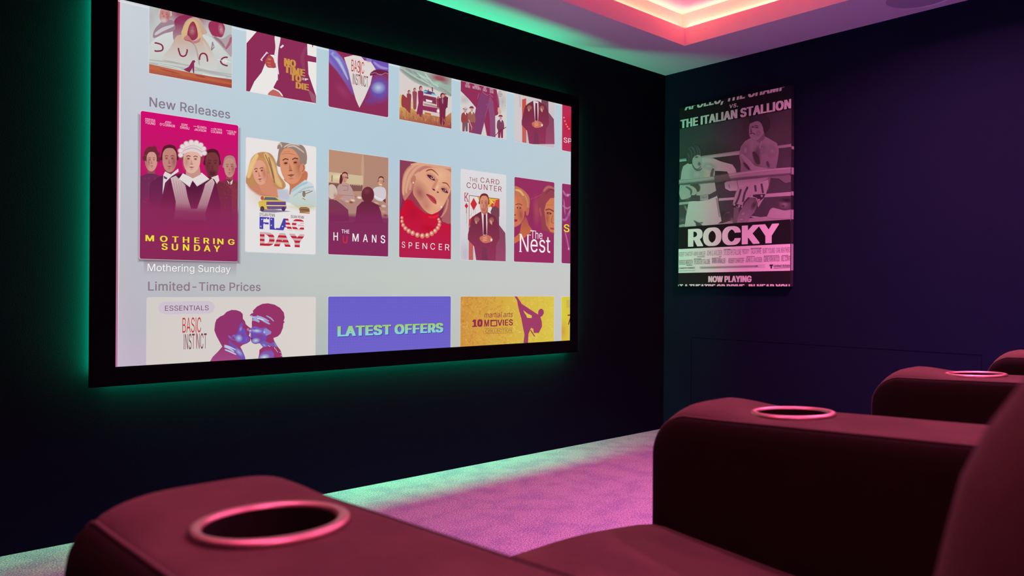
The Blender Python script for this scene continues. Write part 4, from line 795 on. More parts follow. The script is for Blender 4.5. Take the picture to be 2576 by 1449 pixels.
t = Tile((827, 20), (827, 268), (976.5, 292), DK, label='dark film card with violet light and a white paper shard')
A = t.art(780, 60, .27174)
A.poly([(170, 240), (235, 262), (330, 380), (390, 560), (398, 650), (340, 560), (260, 440), (170, 330)], (112, 84, 178), sm=True, soft=14, g=(260, (128, 120, 200), 640, (126, 70, 150)))
A.stroke([(200, 270), (280, 370), (350, 520)], 20, (176, 196, 226), .8, sm=True, soft=1.2, w2=6).stroke([(180, 300), (230, 350), (300, 460)], 16, (120, 90, 184), .9, sm=True, soft=1)
A.blob(300, 620, 120, 60, (160, 60, 110), .7, 50).blob(230, 290, 50, 24, (108, 84, 190), .9, 40)
A.poly([(470, 300), (590, 330), (726, 370), (726, 440), (620, 440), (560, 350)], (112, 84, 178), sm=True, soft=10).stroke([(590, 350), (650, 400), (720, 410)], 12, (168, 150, 216), .8, sm=True, soft=1)
A.blob(640, 600, 130, 150, (100, 84, 176), 1, 0, .35).blob(632, 592, 72, 62, (188, 202, 226), .95).blob(560, 710, 90, 60, (110, 66, 150), .8)
A.poly([(316, 312), (400, 292), (470, 302), (500, 340), (560, 352), (585, 390), (610, 430), (575, 470), (556, 560), (500, 690), (456, 775), (425, 700), (385, 560), (356, 430)], (222, 212, 208), soft=4)
A.stroke([(520, 318), (570, 345)], 26, (150, 130, 190), .8, soft=.8)
A.stroke([(568, 480), (600, 448), (660, 445), (722, 460)], 34, (110, 34, 66), sm=True, soft=.3)
A.cycle(8)
for k in range(12): A.blob(572+k*13, 462-9*math.sin(k*.8)+(k > 6)*3, 7, 6, (226, 190, 208), .8)
A.cycle(0)
t.done('picture')
A = t.art(780, 60, .27174)
A.text('BASIC', 382, 500, 328, 440, (186, 54, 62), bold=-.004).text('INST NCT', 392, 536, 456, 560, (104, 46, 66), bold=-.004).stroke([(455, 340), (470, 560)], 8, (196, 90, 90), .9)
t.done('lettering')

t = Tile((1005, 60), (1005, 300), (1135, 322), (214, 204, 200), label='stormy film card with a white car and people in a wheat field')
A = t.art(990, 160, .12422)
A.poly([(110, 60), (400, 120), (700, 200), (1180, 300), (1180, 640), (1000, 580), (800, 500), (480, 390), (240, 230), (110, 100)], (160, 172, 164), sm=True, soft=24)
A.blob(940, 300, 270, 110, (150, 66, 84), .95, 15, .3).blob(560, 220, 200, 60, (146, 176, 160), .9, 25).blob(880, 400, 140, 70, (152, 206, 178), .95).blob(1080, 470, 130, 50, (140, 180, 164), .9, 20).blob(1060, 400, 110, 40, (120, 126, 126), .7, 15)
for p in ([(130, 70), (380, 240), (640, 380), (800, 470)], [(380, 140), (440, 230), (560, 260), (700, 370)], [(640, 190), (700, 290), (790, 390), (860, 430)], [(480, 190), (580, 260), (760, 330)], [(860, 420), (960, 520), (1140, 620)]):
    A.stroke(p, 16, (186, 214, 200), .8, sm=True, soft=1.2, w2=8)
for p in ([(160, 110), (420, 300), (700, 440)], [(240, 100), (460, 220), (520, 300)], [(900, 480), (1040, 560), (1165, 650)]): A.stroke(p, 26, (122, 122, 122), .55, sm=True, soft=1)
A.poly([(110, 700), (180, 640), (330, 760), (420, 830), (400, 1000), (110, 1000)], (214, 190, 120), sm=True, soft=20)
A.poly([(110, 900), (200, 880), (330, 900), (500, 1000), (700, 1050), (1060, 1080), (1180, 980), (1180, 1340), (110, 1150)], None, sm=False, soft=14, g=(880, (208, 158, 92), 1250, (150, 58, 70)))
t.done('picture')
A = t.art(990, 160, .12422)
A.poly([(380, 900), (385, 760), (430, 680), (480, 680), (600, 640), (610, 620), (860, 680), (880, 810), (930, 870), (950, 990), (930, 1080), (620, 1010), (440, 930)], (214, 196, 192), sm=False)
A.poly([(600, 650), (620, 640), (860, 690), (870, 830), (600, 760)], (132, 52, 82)).poly([(650, 720), (780, 750), (778, 790), (660, 770)], (230, 222, 220))
A.poly([(590, 850), (930, 910), (940, 1010), (590, 940)], DK).poly([(600, 800), (900, 860), (880, 900), (620, 840)], (170, 130, 134), .9)
A.blob(910, 960, 50, 54, (246, 236, 226), 1, 0, .4).blob(415, 820, 40, 60, (232, 222, 216), 1, 0, .4)
A.poly([(630, 985), (755, 1010), (755, 1050), (628, 1025)], (190, 110, 50)).poly([(600, 560), (640, 530), (820, 590), (860, 650), (700, 620), (610, 600)], (90, 60, 110))
for x_, y_ in ((610, 572), (650, 566), (795, 622), (835, 640)): A.blob(x_, y_, 44, 26, (120, 214, 228), 1, 10, .2)
A.stroke([(778, 480), (788, 570)], 20, (112, 42, 60)).stroke([(700, 520), (706, 550)], 14, (110, 50, 64))
t.done('car')
A = t.art(990, 160, .12422)
def fig(A, x, top, w, h, c, skin=(206, 150, 140), hair=(120, 52, 56)):
    A.poly([(x-w*.5, top+h*.2), (x-w*.15, top+h*.16), (x+w*.2, top+h*.16), (x+w*.5, top+h*.24), (x+w*.42, top+h*.6), (x+w*.3, top+h), (x-w*.3, top+h), (x-w*.4, top+h*.6)], c, sm=True)
    A.oval(x, top+h*.08, w*.3, h*.09, hair).oval(x+w*.06, top+h*.1, w*.2, h*.065, skin)
fig(A, 310, 540, 90, 420, (146, 62, 78)); fig(A, 425, 495, 90, 420, (150, 74, 86)); fig(A, 905, 670, 80, 220, (140, 60, 76)); fig(A, 1035, 610, 90, 300, (130, 44, 74)); fig(A, 545, 455, 110, 600, DK)
A.poly([(460, 1000), (500, 800), (580, 800), (500, 1020), (480, 1040)], DK)
fig(A, 985, 600, 150, 620, (122, 40, 72), hair=(110, 36, 50)); A.poly([(1000, 680), (1100, 680), (1085, 900), (1040, 880)], (116, 40, 66)).stroke([(985, 700), (990, 820)], 18, (180, 150, 160), .7, soft=.5)
A.poly([(160, 850), (170, 640), (240, 680), (300, 760), (330, 1000), (230, 900)], (150, 62, 70), sm=True, soft=8)
A.cycle(8)
for k in range(90):
    x_ = 120+1050*random.random(); yb = 1030+x_*.17+130*random.random()-60; A.stroke([(x_, yb), (x_+random.uniform(-25, 25), yb-random.uniform(50, 110))], 9, random.choice(((204, 140, 70), (186, 104, 66), (150, 60, 68), (222, 170, 96), (160, 76, 64))), .9, w2=2)
A.cycle(0)
t.done('figure')

t = Tile((1159, 90), (1159, 329.5), (1273, 350), (212, 206, 204), label='grey film card with giant dark trousers and small men in hats')
A = t.art(1140, 190, .11728)
A.blob(1060, 560, 160, 260, (176, 166, 172), .8).blob(240, 520, 160, 130, (176, 170, 174), .8).oval(1110, 645, 26, 32, (214, 208, 206)).oval(1110, 645, 16, 22, (182, 172, 176))
A.poly([(160, 110), (930, 300), (960, 480), (990, 680), (960, 840), (900, 865), (905, 1330), (725, 1305), (665, 1000), (595, 1275), (380, 1235), (440, 960), (488, 690), (430, 620), (330, 500), (160, 330)], (146, 48, 88))
A.poly([(540, 560), (600, 380), (740, 430), (760, 620), (700, 850), (590, 1265), (390, 1230), (480, 900)], (126, 66, 112), .8, soft=20).poly([(790, 420), (850, 560), (890, 900), (900, 1320), (800, 1310), (790, 900), (750, 640)], (140, 82, 122), .8, soft=14)
A.stroke([(700, 640), (740, 660), (670, 900)], 8, (170, 90, 122), .8, sm=True).stroke([(620, 350), (730, 425), (790, 400), (850, 470)], 8, (190, 130, 150), .8).stroke([(550, 380), (520, 500)], 7, (186, 116, 140), .8)
A.poly([(960, 690), (1000, 700), (1030, 800), (985, 830), (955, 770)], (216, 170, 144), sm=True).stroke([(935, 370), (985, 670)], 34, (140, 76, 104), .7, soft=.5)
t.done('figure')
A = t.art(1140, 190, .11728)
for x_, y_, w_, h_, c_, c2 in ((250, 690, 150, 510, (150, 68, 72), (124, 84, 100)), (390, 665, 150, 560, (156, 98, 84), (146, 60, 88)), (1010, 850, 140, 490, (124, 66, 92), (140, 50, 84))):
    A.poly([(x_-w_*.5, y_+h_*.3), (x_-w_*.2, y_+h_*.2), (x_+w_*.2, y_+h_*.2), (x_+w_*.5, y_+h_*.32), (x_+w_*.5, y_+h_*.62), (x_-w_*.45, y_+h_*.62)], c_, sm=True)
    A.poly([(x_-w_*.38, y_+h_*.6), (x_+w_*.42, y_+h_*.6), (x_+w_*.4, y_+h_), (x_+w_*.1, y_+h_), (x_+w_*.05, y_+h_*.75), (x_-w_*.05, y_+h_), (x_-w_*.36, y_+h_)], c2)
    A.oval(x_+8, y_+h_*.11, w_*.19, h_*.085, (204, 146, 140)).poly([(x_-w_*.3, y_+h_*.07), (x_-w_*.18, y_), (x_+w_*.2, y_-2), (x_+w_*.34, y_+h_*.08), (x_+8, y_+h_*.06)], (128, 50, 74), sm=True)
    A.poly([(x_-12, y_+h_*.2), (x_+28, y_+h_*.2), (x_+14, y_+h_*.32)], WH)
A.poly([(210, 705), (250, 672), (290, 690), (300, 720)], (196, 188, 182), sm=True)
A.stroke([(900, 1290), (980, 1200), (1140, 1105)], 14, (112, 38, 64)).stroke([(330, 950), (395, 1115)], 8, WH)
t.done('figure')
A = t.art(1140, 190, .11728)
for rows in (((('KEVIN', 274, 340, 148, 188), ('COSTNER', 252, 358, 192, 248))), (('CHARLES', 446, 552, 190, 238), ('MARTIN SMITH', 412, 588, 226, 280)), (('ANDY', 646, 708, 240, 278), ('GARCIA', 632, 718, 280, 334)), (('ROBERT', 780, 860, 270, 310), ('DE NIRO', 780, 860, 318, 372))):
    for w_, x0, x1, yt, yb in rows: A.text(w_, x0, x1, yt, yb, (216, 190, 200), bold=.03)
for w_, x0, x1, yt, yb in (('AND', 968, 1024, 326, 358), ('SEAN', 955, 1045, 362, 410), ('CONNERY', 962, 1032, 424, 448)): A.text(w_, x0, x1, yt, yb, (140, 80, 104), bold=.02)
t.done('lettering')

t = Tile((1295, 110), (1294.5, 354.5), (1395, 372), None, g=((214, 206, 202), (196, 186, 192)), label='pale film card cut off above a man in a dark jacket')
def jacket_man(A, ox, oy, k, dx=0, dy=0, head=True):
    A.z(ox, oy, k); q = lambda pts: [(x+dx, y+dy) for x, y in pts]
    A.poly(q([(500, 640), (520, 590), (560, 570), (600, 600), (605, 800), (680, 900), (690, 1250), (420, 1250), (560, 900)]), (120, 60, 84), g=(600+dy, (112, 66, 82), 1250+dy, (156, 72, 106)), sm=False)
    A.poly(q([(235, 760), (240, 1240), (290, 1240), (290, 1050), (250, 1000)]), (196, 96, 90))
    A.poly(q([(380, 640), (460, 640), (560, 700), (600, 790), (612, 960), (570, 1040), (560, 1250), (330, 1250), (300, 1060), (225, 980), (225, 920), (270, 720), (310, 680)]), None, g=(640+dy, (112, 44, 60), 1200+dy, (146, 54, 90)))
    A.stroke(q([(300, 740), (370, 730)]), 40, (186, 120, 104), .6, soft=.6).stroke(q([(320, 750), (330, 790)]), 12, (214, 170, 140), .8, soft=.6).stroke(q([(480, 730), (540, 760)]), 44, (180, 112, 98), .6, soft=.6).stroke(q([(500, 740), (515, 800)]), 12, (220, 180, 150), .8, soft=.6)
    A.poly(q([(388, 640), (460, 650), (462, 780), (455, 930), (412, 930), (400, 760)]), (222, 206, 208)).poly(q([(416, 690), (444, 690), (452, 920), (414, 920)]), (112, 34, 62)).poly(q([(414, 668), (446, 672), (440, 700), (420, 700)]), (100, 30, 54))
    A.poly(q([(400, 1060), (450, 1080), (470, 1250), (390, 1250)]), (124, 54, 84), soft=6)
    A.poly(q([(372, 950), (430, 925), (480, 930), (520, 965), (515, 1000), (430, 1020), (380, 990)]), (196, 112, 92), sm=True, soft=3)
    for y_ in (955, 975, 995): A.stroke(q([(400, y_), (465, y_-8)]), 7, (226, 160, 130), soft=.6)
    A.poly(q([(500, 965), (522, 972), (516, 1000), (500, 995)]), (230, 220, 214))
    if head:
        A.poly(q([(392, 600), (470, 590), (466, 650), (430, 680), (390, 650)]), (184, 104, 84)).head(420+dx, 540+dy, 58, 108, (212, 140, 112), (146, 66, 70), (118, 44, 50), 2, -.35, beard=(176, 100, 92))
A = t.art(1130, 400, .2071)
# same man, one row higher: shifted up by the row pitch, only the jacket is below the cut
A.z(780, 60, .27174).poly([(1900, 650), (1960, 660), (1960, 1090), (1895, 1080)], (208, 200, 200)).stroke([(1942, 660), (1945, 770)], 5, (170, 150, 150))
A.poly([(1962, 700), (2000, 690), (2000, 1110), (1964, 1095)], (200, 80, 70))
jacket_man(A, 1292-110*.18, 354.5-1225*.175, .178, 0, 0, False)
t.done('figure')

t = Tile((1414.5, 150), (1414, 378), (1500, 394), (186, 44, 84), label='red film card sliced by the right edge of the screen, upper row')
A = t.art(780, 60, .27174)
A.blob(2400, 930, 60, 110, (196, 22, 48), .9)
for x_, y_ in ((2350, 868), (2358, 900), (2370, 930), (2382, 952), (2396, 972)): A.blob(x_, y_, 9, 9, (236, 170, 140), 1, 0, .3)
t.done('picture')
A = t.art(780, 60, .27174).text('SP', 2348, 2420, 1050, 1096, WH, bold=-.01)
t.done('lettering')

# ---- middle row
sh = Art(SCREEN, CL, 3)
sh.poly([(352, 290), (600, 325), (600, 660), (352, 655)], (110, 84, 104), .75, soft=9).poly([(360, 640), (596, 645), (592, 664), (366, 660)], (112, 76, 100), .35, soft=34)
sh.build('card_shadow', scr, M_art)
t = Tile((353.5, 278.5), (351.5, 651), (599.5, 315), None, g=((208, 12, 110), (136, 42, 88)), base=9, label='largest film card, magenta, with a maid among four people')
A = t.art(340, 270, .29685)
A.blob(460, 640, 560, 520, (198, 20, 104), .55, 0, .2)
MB = (124, 42, 66)
def bust(A, x, y, w, h, skin, dark, hair, coat, look=0, beard=None, rot=0, sw=2.6):
    A.poly([(x-w*.5, y+h*.5), (x+w*.5, y+h*.5), (x+w*.55, y+h*1.5), (x-w*.55, y+h*1.5)], dark)
    A.poly([(x-w*sw, 1000), (x-w*sw*.95, y+h*1.9), (x-w*1.5, y+h*1.45), (x-w*.5, y+h*1.2), (x+w*.5, y+h*1.25), (x+w*1.6, y+h*1.5), (x+w*sw*.95, y+h*1.95), (x+w*sw, 1000)], None, g=(y+h*1.2, coat, 980, (142, 40, 90)), sm=False)
    A.head(x, y, w, h, skin, dark, hair, rot, look, beard=beard)
bust(A, 800, 505, 52, 86, (196, 140, 126), (150, 76, 84), (170, 130, 126), (128, 50, 66), -.1)
A.poly([(775, 618), (800, 640), (828, 612), (820, 650), (800, 660)], (220, 204, 204)).poly([(796, 635), (806, 640), (804, 668), (798, 660)], (90, 24, 50))
A.cycle(8)
for k in range(12): A.stroke([(790+k*8, 660+k*4), (800+k*8, 980)], 2, (150, 80, 80), .5)
A.cycle(0)
bust(A, 135, 445, 60, 96, (198, 140, 128), (150, 76, 84), (112, 40, 56), (104, 46, 84), .2)
for x_, y_ in ((95, 390), (80, 430), (185, 395), (195, 440), (120, 355), (160, 350)): A.blob(x_, y_, 30, 30, (110, 40, 54), 1, 0, .5)
A.head(138, 450, 48, 82, (206, 150, 136), (150, 76, 84), (112, 40, 56), 0, .2)
A.cycle(8)
for k in range(26): A.blob(70+random.random()*150, 590+random.random()*260, 12, 10, random.choice(((160, 30, 70), (90, 50, 110), (176, 40, 80))), .8)
A.cycle(0)
bust(A, 650, 480, 66, 112, (120, 56, 60), (96, 36, 48), (84, 26, 42), (112, 46, 58), .15, (86, 30, 44))
A.poly([(640, 595), (700, 575), (710, 620), (690, 650), (668, 612)], (222, 208, 206))
A.cycle(8)
for k in range(60): A.blob(690+random.random()*170, 640+random.random()*260, 9, 9, random.choice(((146, 66, 70), (110, 44, 60))), .5)
A.cycle(0)
bust(A, 288, 440, 68, 108, (192, 132, 122), (136, 62, 74), (92, 28, 44), (92, 36, 74), -.1)
A.poly([(235, 575), (250, 545), (300, 570), (360, 520), (366, 545), (300, 590), (250, 640), (228, 740)], (224, 212, 214)).poly([(238, 580), (270, 600), (262, 612), (240, 602)], (90, 60, 100)).poly([(300, 590), (330, 570), (390, 560), (330, 640), (240, 900)], (86, 32, 70), .9)
# maid in front
A.poly([(190, 900), (230, 760), (290, 620), (400, 560), (560, 560), (680, 640), (720, 820), (730, 1000), (200, 1000)], None, g=(560, (82, 26, 56), 960, (140, 40, 88)), sm=False)
A.poly([(296, 600), (340, 580), (420, 660), (440, 760), (470, 862), (520, 860), (570, 720), (590, 650), (650, 600), (670, 640), (620, 800), (590, 900), (600, 960), (320, 950), (335, 880), (340, 800)], None, g=(600, (206, 178, 182), 930, (150, 56, 100)))
for k in range(5): A.stroke([(318+k*22, 610+k*8), (360+k*20, 850)], 4, (170, 130, 142), .8).stroke([(650-k*14, 630+k*8), (580-k*12, 860)], 4, (176, 136, 146), .7)
A.poly([(430, 660), (470, 860), (510, 860), (570, 660), (500, 640)], None, g=(640, (78, 24, 54), 870, (126, 40, 82)))
A.poly([(400, 560), (480, 600), (560, 555), (625, 610), (520, 672), (482, 620), (458, 678), (365, 610)], (226, 216, 216))
A.stroke([(370, 612), (456, 672), (482, 622), (520, 666), (618, 612)], 4, (190, 168, 176))
A.poly([(432, 500), (540, 500), (552, 570), (484, 604), (424, 570)], (196, 146, 134))
A.head(476, 445, 82, 112, (222, 176, 160), (178, 112, 108), (132, 64, 60), 3, 0, feat=(120, 50, 62))
A.poly([(398, 396), (400, 350), (440, 310), (500, 300), (545, 320), (566, 360), (560, 420), (520, 385), (450, 378)], (222, 206, 208), sm=True)
A.cycle(8)
for k in range(9):
    a_ = math.pi*(1.08-k*.14*.98); A.blob(480+102*math.cos(a_), 385-88*math.sin(a_), 27, 25, (228, 216, 216), 1, 0, .55)
A.cycle(0)
A.stroke([(402, 380), (450, 352), (500, 350), (560, 385)], 6, (182, 150, 160), .8, sm=True).stroke([(408, 360), (450, 332), (510, 330), (556, 360)], 4, (190, 160, 168), .7, sm=True)
A.poly([(40, 860), (880, 920), (880, 1300), (40, 1290)], None, g=(900, (138, 42, 90), 1300, (136, 40, 86)), alpha=.75, soft=80)
t.done('figure')
A = t.art(340, 270, .29685)
for w_, x0, x1, yt, yb in (('ODESSA', 80, 166, 92, 116), ('YOUNG', 80, 166, 119, 142), ('JOSH', 246, 299, 116, 136), ("O'CONNOR", 204, 332, 134, 156), ('SOPE', 386, 439, 138, 158), ('DIRISU', 376, 453, 160, 182), ('GLENDA', 520, 600, 156, 176), ('JACKSON', 496, 596, 178, 199), ('OLIVIA', 662, 730, 176, 194), ('COLMAN', 636, 730, 194, 216), ('COLIN', 790, 848, 196, 213), ('FIRTH', 778, 837, 214, 232)):
    A.text(w_, x0, x1, yt, yb, (236, 196, 214), bold=.03)
for x0, y0 in ((488, 162), (636, 184), (766, 200)): A.stroke([(x0, y0), (x0+26, y0+3)], 4, (236, 196, 214))
A.text('MOTHERING', 84, 834, 1082, 1134, (236, 220, 58), bold=.012, space=1.5, fat=.0008).text('SUNDAY', 220, 712, 1152, 1208, (236, 220, 58), bold=.012, space=1.5, fat=.0008)
t.done('lettering')

t = Tile((618.5, 345), (617.5, 633), (795, 370), None, g=((232, 226, 224), (226, 224, 224)), label='white film card with painted heads, a car and striped title')
A = t.art(340, 270, .29685)
A.blob(1090, 720, 170, 160, (222, 196, 186), .9).poly([(960, 660), (1040, 640), (1120, 660), (1220, 690), (1300, 760), (1200, 760), (1060, 740)], (200, 130, 104), sm=True, soft=20)
A.poly([(940, 610), (960, 540), (985, 440), (1030, 395), (1090, 382), (1150, 400), (1190, 470), (1210, 560), (1270, 650), (1250, 690), (1180, 680), (1140, 600), (1000, 660), (950, 650)], (190, 138, 92), sm=True, soft=8)
A.poly([(1050, 620), (1140, 560), (1170, 660), (1230, 700), (1200, 750), (1090, 730), (1060, 690)], (210, 138, 110), sm=True)
A.head(1055, 545, 66, 110, (224, 160, 134), (176, 96, 78), (196, 144, 94), -8, -.45, feat=(110, 50, 44))
A.stroke([(1040, 400), (990, 480), (960, 600)], 26, (228, 190, 130), sm=True, soft=.6).stroke([(1100, 395), (1150, 480), (1190, 600), (1240, 660)], 34, (222, 184, 128), .9, sm=True, soft=.6).stroke([(1130, 420), (1160, 540), (1180, 640)], 12, (150, 96, 66), .8, sm=True, soft=.5).stroke([(1100, 400), (1150, 520), (1170, 600)], 8, (140, 84, 60), .8, sm=True)
A.poly([(1210, 700), (1290, 700), (1310, 800), (1220, 800)], (190, 196, 214), .9, soft=16)
A.poly([(1265, 600), (1440, 540), (1450, 620), (1380, 690), (1310, 740), (1310, 660)], (196, 118, 84), sm=True, soft=4)
A.poly([(1330, 700), (1440, 620), (1500, 650), (1530, 740), (1530, 840), (1400, 860), (1300, 800)], None, g=(620, (206, 214, 220), 850, (188, 204, 196)), soft=10).stroke([(1320, 720), (1400, 660), (1460, 640)], 14, (150, 190, 206), .8, sm=True, soft=.6).stroke([(1340, 760), (1430, 690), (1510, 680)], 10, (160, 186, 196), .7, sm=True, soft=.6)
A.head(1325, 480, 112, 165, (216, 146, 112), (160, 88, 66), (150, 122, 110), -4, -.5, feat=(96, 48, 44))
A.poly([(1205, 350), (1230, 300), (1330, 295), (1420, 330), (1450, 400), (1445, 470), (1400, 480), (1390, 420), (1330, 350), (1240, 345)], (150, 126, 116), sm=True, soft=6)
for p in ([(1240, 340), (1230, 310), (1210, 320)], [(1260, 345), (1320, 310), (1390, 330)], [(1290, 345), (1350, 330), (1430, 390)]): A.stroke(p, 9, (206, 190, 178), .9, sm=True, soft=.5)
A.oval(1415, 520, 24, 42, (208, 134, 106), 8).stroke([(1420, 490), (1428, 520), (1412, 545)], 6, (160, 84, 66), sm=True)
A.stroke([(1240, 400), (1300, 392), (1350, 405)], 5, (170, 100, 76), .8, sm=True).stroke([(1250, 380), (1310, 372)], 4, (170, 100, 76), .7)
t.done('figure')
A = t.art(340, 270, .29685)
A.blob(1420, 850, 180, 34, (206, 196, 150), .9, 3).poly([(1050, 872), (1130, 862), (1310, 884), (1180, 890), (1080, 886)], (80, 60, 120), .8, soft=6)
A.poly([(1042, 800), (1070, 790), (1085, 762), (1110, 754), (1190, 758), (1225, 785), (1275, 800), (1285, 860), (1120, 868), (1050, 850)], (214, 184, 84), sm=False).poly([(1085, 785), (1100, 760), (1185, 764), (1215, 788)], (92, 104, 110)).poly([(1110, 800), (1274, 800), (1274, 830), (1110, 828)], (108, 72, 132)).poly([(1110, 838), (1280, 838), (1276, 862), (1120, 864)], (112, 84, 128))
A.oval(1075, 860, 18, 22, (92, 56, 70)).oval(1255, 862, 16, 18, (80, 50, 96)).stroke([(1112, 832), (1280, 834)], 5, (230, 216, 190)).oval(1075, 770, 14, 16, (190, 84, 66))
A.poly([(1385, 860), (1400, 845), (1450, 845), (1475, 858), (1478, 890), (1395, 890)], (150, 112, 80)).stroke([(1400, 868), (1470, 872)], 6, (90, 60, 56)).stroke([(1390, 892), (1476, 898)], 8, (190, 110, 60))
A.oval(1428, 735, 14, 26, (140, 116, 100)).stroke([(1428, 740), (1500, 708)], 8, (150, 126, 110)).stroke([(1385, 722), (1480, 702)], 3, (100, 80, 84)).stroke([(1415, 770), (1440, 785)], 5, (176, 96, 60))
t.done('car')
A = t.art(340, 270, .29685)
A.text('DYLAN PENN', 1053, 1181, 893, 920, (104, 56, 62), bold=.01).text('SEAN PENN', 1316, 1427, 913, 938, (104, 56, 62), bold=.01)
RD, WT, BL = (190, 36, 56), (226, 206, 206), (76, 66, 172)
A.text('FLAG', 1052, 1428, 926, 1032, None, bold=.055, fat=.0035, bands=[(0, 1, 0, .58, BL)]+[(k/6, (k+1)/6, .58, 1, RD if k % 2 == 0 else WT) for k in range(6)])
for x_, y_ in ((1070, 950), (1090, 990), (1062, 1010), (1150, 950), (1150, 1000), (1185, 1026), (1245, 1010), (1275, 965), (1110, 945)): A.oval(x_, y_, 5, 5, (226, 222, 232))
A.text('DAY', 1054, 1428, 1056, 1172, None, bold=.055, fat=.004, bands=[(k/6, (k+1)/6, 0, 1, RD if k % 2 else (206, 170, 172)) for k in range(6)])
t.done('lettering')

t = Tile((827, 376), (826, 639.5), (977, 396), None, g=((188, 146, 120), (132, 42, 90)), label='brown film card with people around a dinner table')
A = t.art(800, 340, .23468)
A.poly([(112, 146), (758, 240), (758, 760), (112, 560)], None, g=(180, (186, 142, 116), 700, (180, 140, 120))).stroke([(480, 200), (478, 560)], 24, (196, 156, 130), soft=.5).poly([(492, 202), (758, 240), (758, 640), (492, 560)], (172, 130, 116), .6)
A.poly([(112, 396), (480, 440), (480, 530), (340, 520), (112, 500)], (206, 184, 150), soft=6).blob(220, 450, 110, 44, (232, 216, 178), .9).poly([(112, 510), (480, 540), (470, 600), (112, 600)], (132, 86, 84)).stroke([(148, 500), (150, 430)], 14, (160, 130, 110))
for k in range(6): A.blob(340+k*22, 530+k*2, 7, 7, (240, 220, 180), 1)
A.poly([(112, 700), (280, 690), (460, 660), (620, 690), (758, 760), (758, 930), (112, 930)], (176, 134, 122), sm=False, soft=8)
t.done('picture')
A = t.art(800, 340, .23468)
A.poly([(200, 640), (205, 560), (240, 520), (300, 510), (350, 550), (380, 620), (384, 690), (250, 700)], (186, 150, 146), sm=True).stroke([(260, 540), (320, 545), (320, 590), (270, 590)], 6, (150, 110, 96)).stroke([(210, 640), (380, 650)], 8, (176, 120, 96), .8)
A.head(283, 460, 34, 58, (206, 150, 128), (150, 90, 84), (96, 36, 44), 6, .6, feat=(90, 36, 46)); A.poly([(235, 440), (250, 420), (262, 470), (250, 520), (228, 510)], (96, 36, 44), sm=True).stroke([(285, 452), (325, 458)], 5, (80, 40, 50))
A.poly([(580, 640), (590, 580), (630, 555), (700, 560), (726, 600), (720, 680), (680, 710), (620, 690)], (208, 200, 206), sm=True).head(672, 500, 30, 52, (214, 156, 132), (160, 96, 88), (84, 30, 40), 4, -.1, feat=(90, 36, 46)).stroke([(655, 526), (682, 532)], 7, (240, 228, 222))
A.stroke([(600, 650), (650, 680), (690, 690)], 16, (226, 220, 222), sm=True).poly([(690, 700), (722, 680), (722, 730)], (120, 50, 84))
A.poly([(112, 690), (180, 690), (250, 740), (320, 800), (330, 920), (112, 930)], None, g=(690, (120, 60, 80), 920, (134, 44, 88)), sm=False).oval(148, 606, 52, 78, (206, 186, 170), -6, soft=4).blob(180, 650, 26, 44, (176, 112, 100), .9).stroke([(165, 690), (230, 660), (255, 640)], 26, (190, 132, 120), sm=True, soft=.3).stroke([(230, 690), (300, 760)], 22, (170, 126, 126), soft=.5)
for x_, y_, c_ in ((370, 700, (226, 200, 170)), (350, 720, (150, 80, 70)), (440, 670, (236, 220, 206)), (310, 710, (206, 170, 150)), (620, 730, (210, 170, 150)), (650, 760, (150, 70, 70)), (700, 760, (216, 190, 176)), (700, 820, (196, 150, 130)), (720, 860, (150, 70, 80))): A.blob(x_, y_, 34, 17, c_, 1, 8, .4)
A.poly([(400, 900), (415, 770), (470, 715), (560, 710), (640, 750), (670, 830), (690, 940), (380, 940)], None, g=(710, (104, 40, 60), 930, (132, 42, 88)), sm=False, soft=6).oval(530, 640, 66, 84, (104, 42, 56), 0, soft=5).blob(520, 600, 50, 40, (130, 70, 76), .7)
A.poly([(110, 870), (760, 900), (760, 1300), (110, 1280)], None, g=(880, (126, 42, 88), 1280, (134, 42, 92)), soft=60, alpha=.95)
t.done('figure')
A = t.art(800, 340, .23468)
for ch, x0, x1, yt, yb in (('H', 162, 210, 1040, 1128), ('M', 366, 432, 1054, 1138), ('A', 478, 530, 1062, 1144), ('N', 574, 622, 1068, 1150), ('S', 668, 716, 1072, 1158)): A.text(ch, x0, x1, yt, yb, (240, 234, 236), bold=.03)
A.text('THE', 248, 332, 1010, 1050, (240, 234, 236), bold=.03).text('U', 262, 312, 1076, 1158, (206, 44, 72), bold=.035)
t.done('lettering')

t = Tile((1005, 402), (1004.5, 647), (1135, 420), (132, 46, 80), label='film card with a blonde woman in red and pearls')
A = t.art(800, 340, .23468)
A.poly([(872, 260), (1010, 280), (960, 420), (900, 700), (872, 860)], (136, 62, 86)).poly([(1380, 600), (1430, 500), (1430, 960), (1330, 900)], (120, 44, 80))
A.poly([(925, 690), (905, 560), (920, 420), (985, 330), (1090, 290), (1240, 300), (1430, 340), (1430, 420), (1250, 380), (1100, 420), (1050, 560), (990, 680)], (190, 122, 108), sm=True, soft=8)
for p in ([(930, 640), (925, 500), (980, 370), (1100, 310)], [(960, 620), (970, 480), (1060, 350), (1180, 330)], [(1000, 320), (1150, 310), (1300, 340), (1420, 350)], [(990, 590), (1010, 480), (1090, 400)]): A.stroke(p, 20, (222, 168, 138), .8, sm=True, soft=.8)
A.poly([(1330, 900), (1360, 760), (1400, 640), (1425, 600), (1425, 920), (1360, 930)], (170, 96, 96), sm=True, soft=10).stroke([(1390, 680), (1370, 800), (1310, 880)], 12, (208, 150, 128), .8, sm=True, soft=.6)
A.poly([(985, 640), (1030, 560), (1050, 640), (1100, 760), (1200, 840), (1280, 820), (1285, 900), (1000, 900), (930, 800), (940, 700)], (150, 58, 78), sm=False, soft=8)
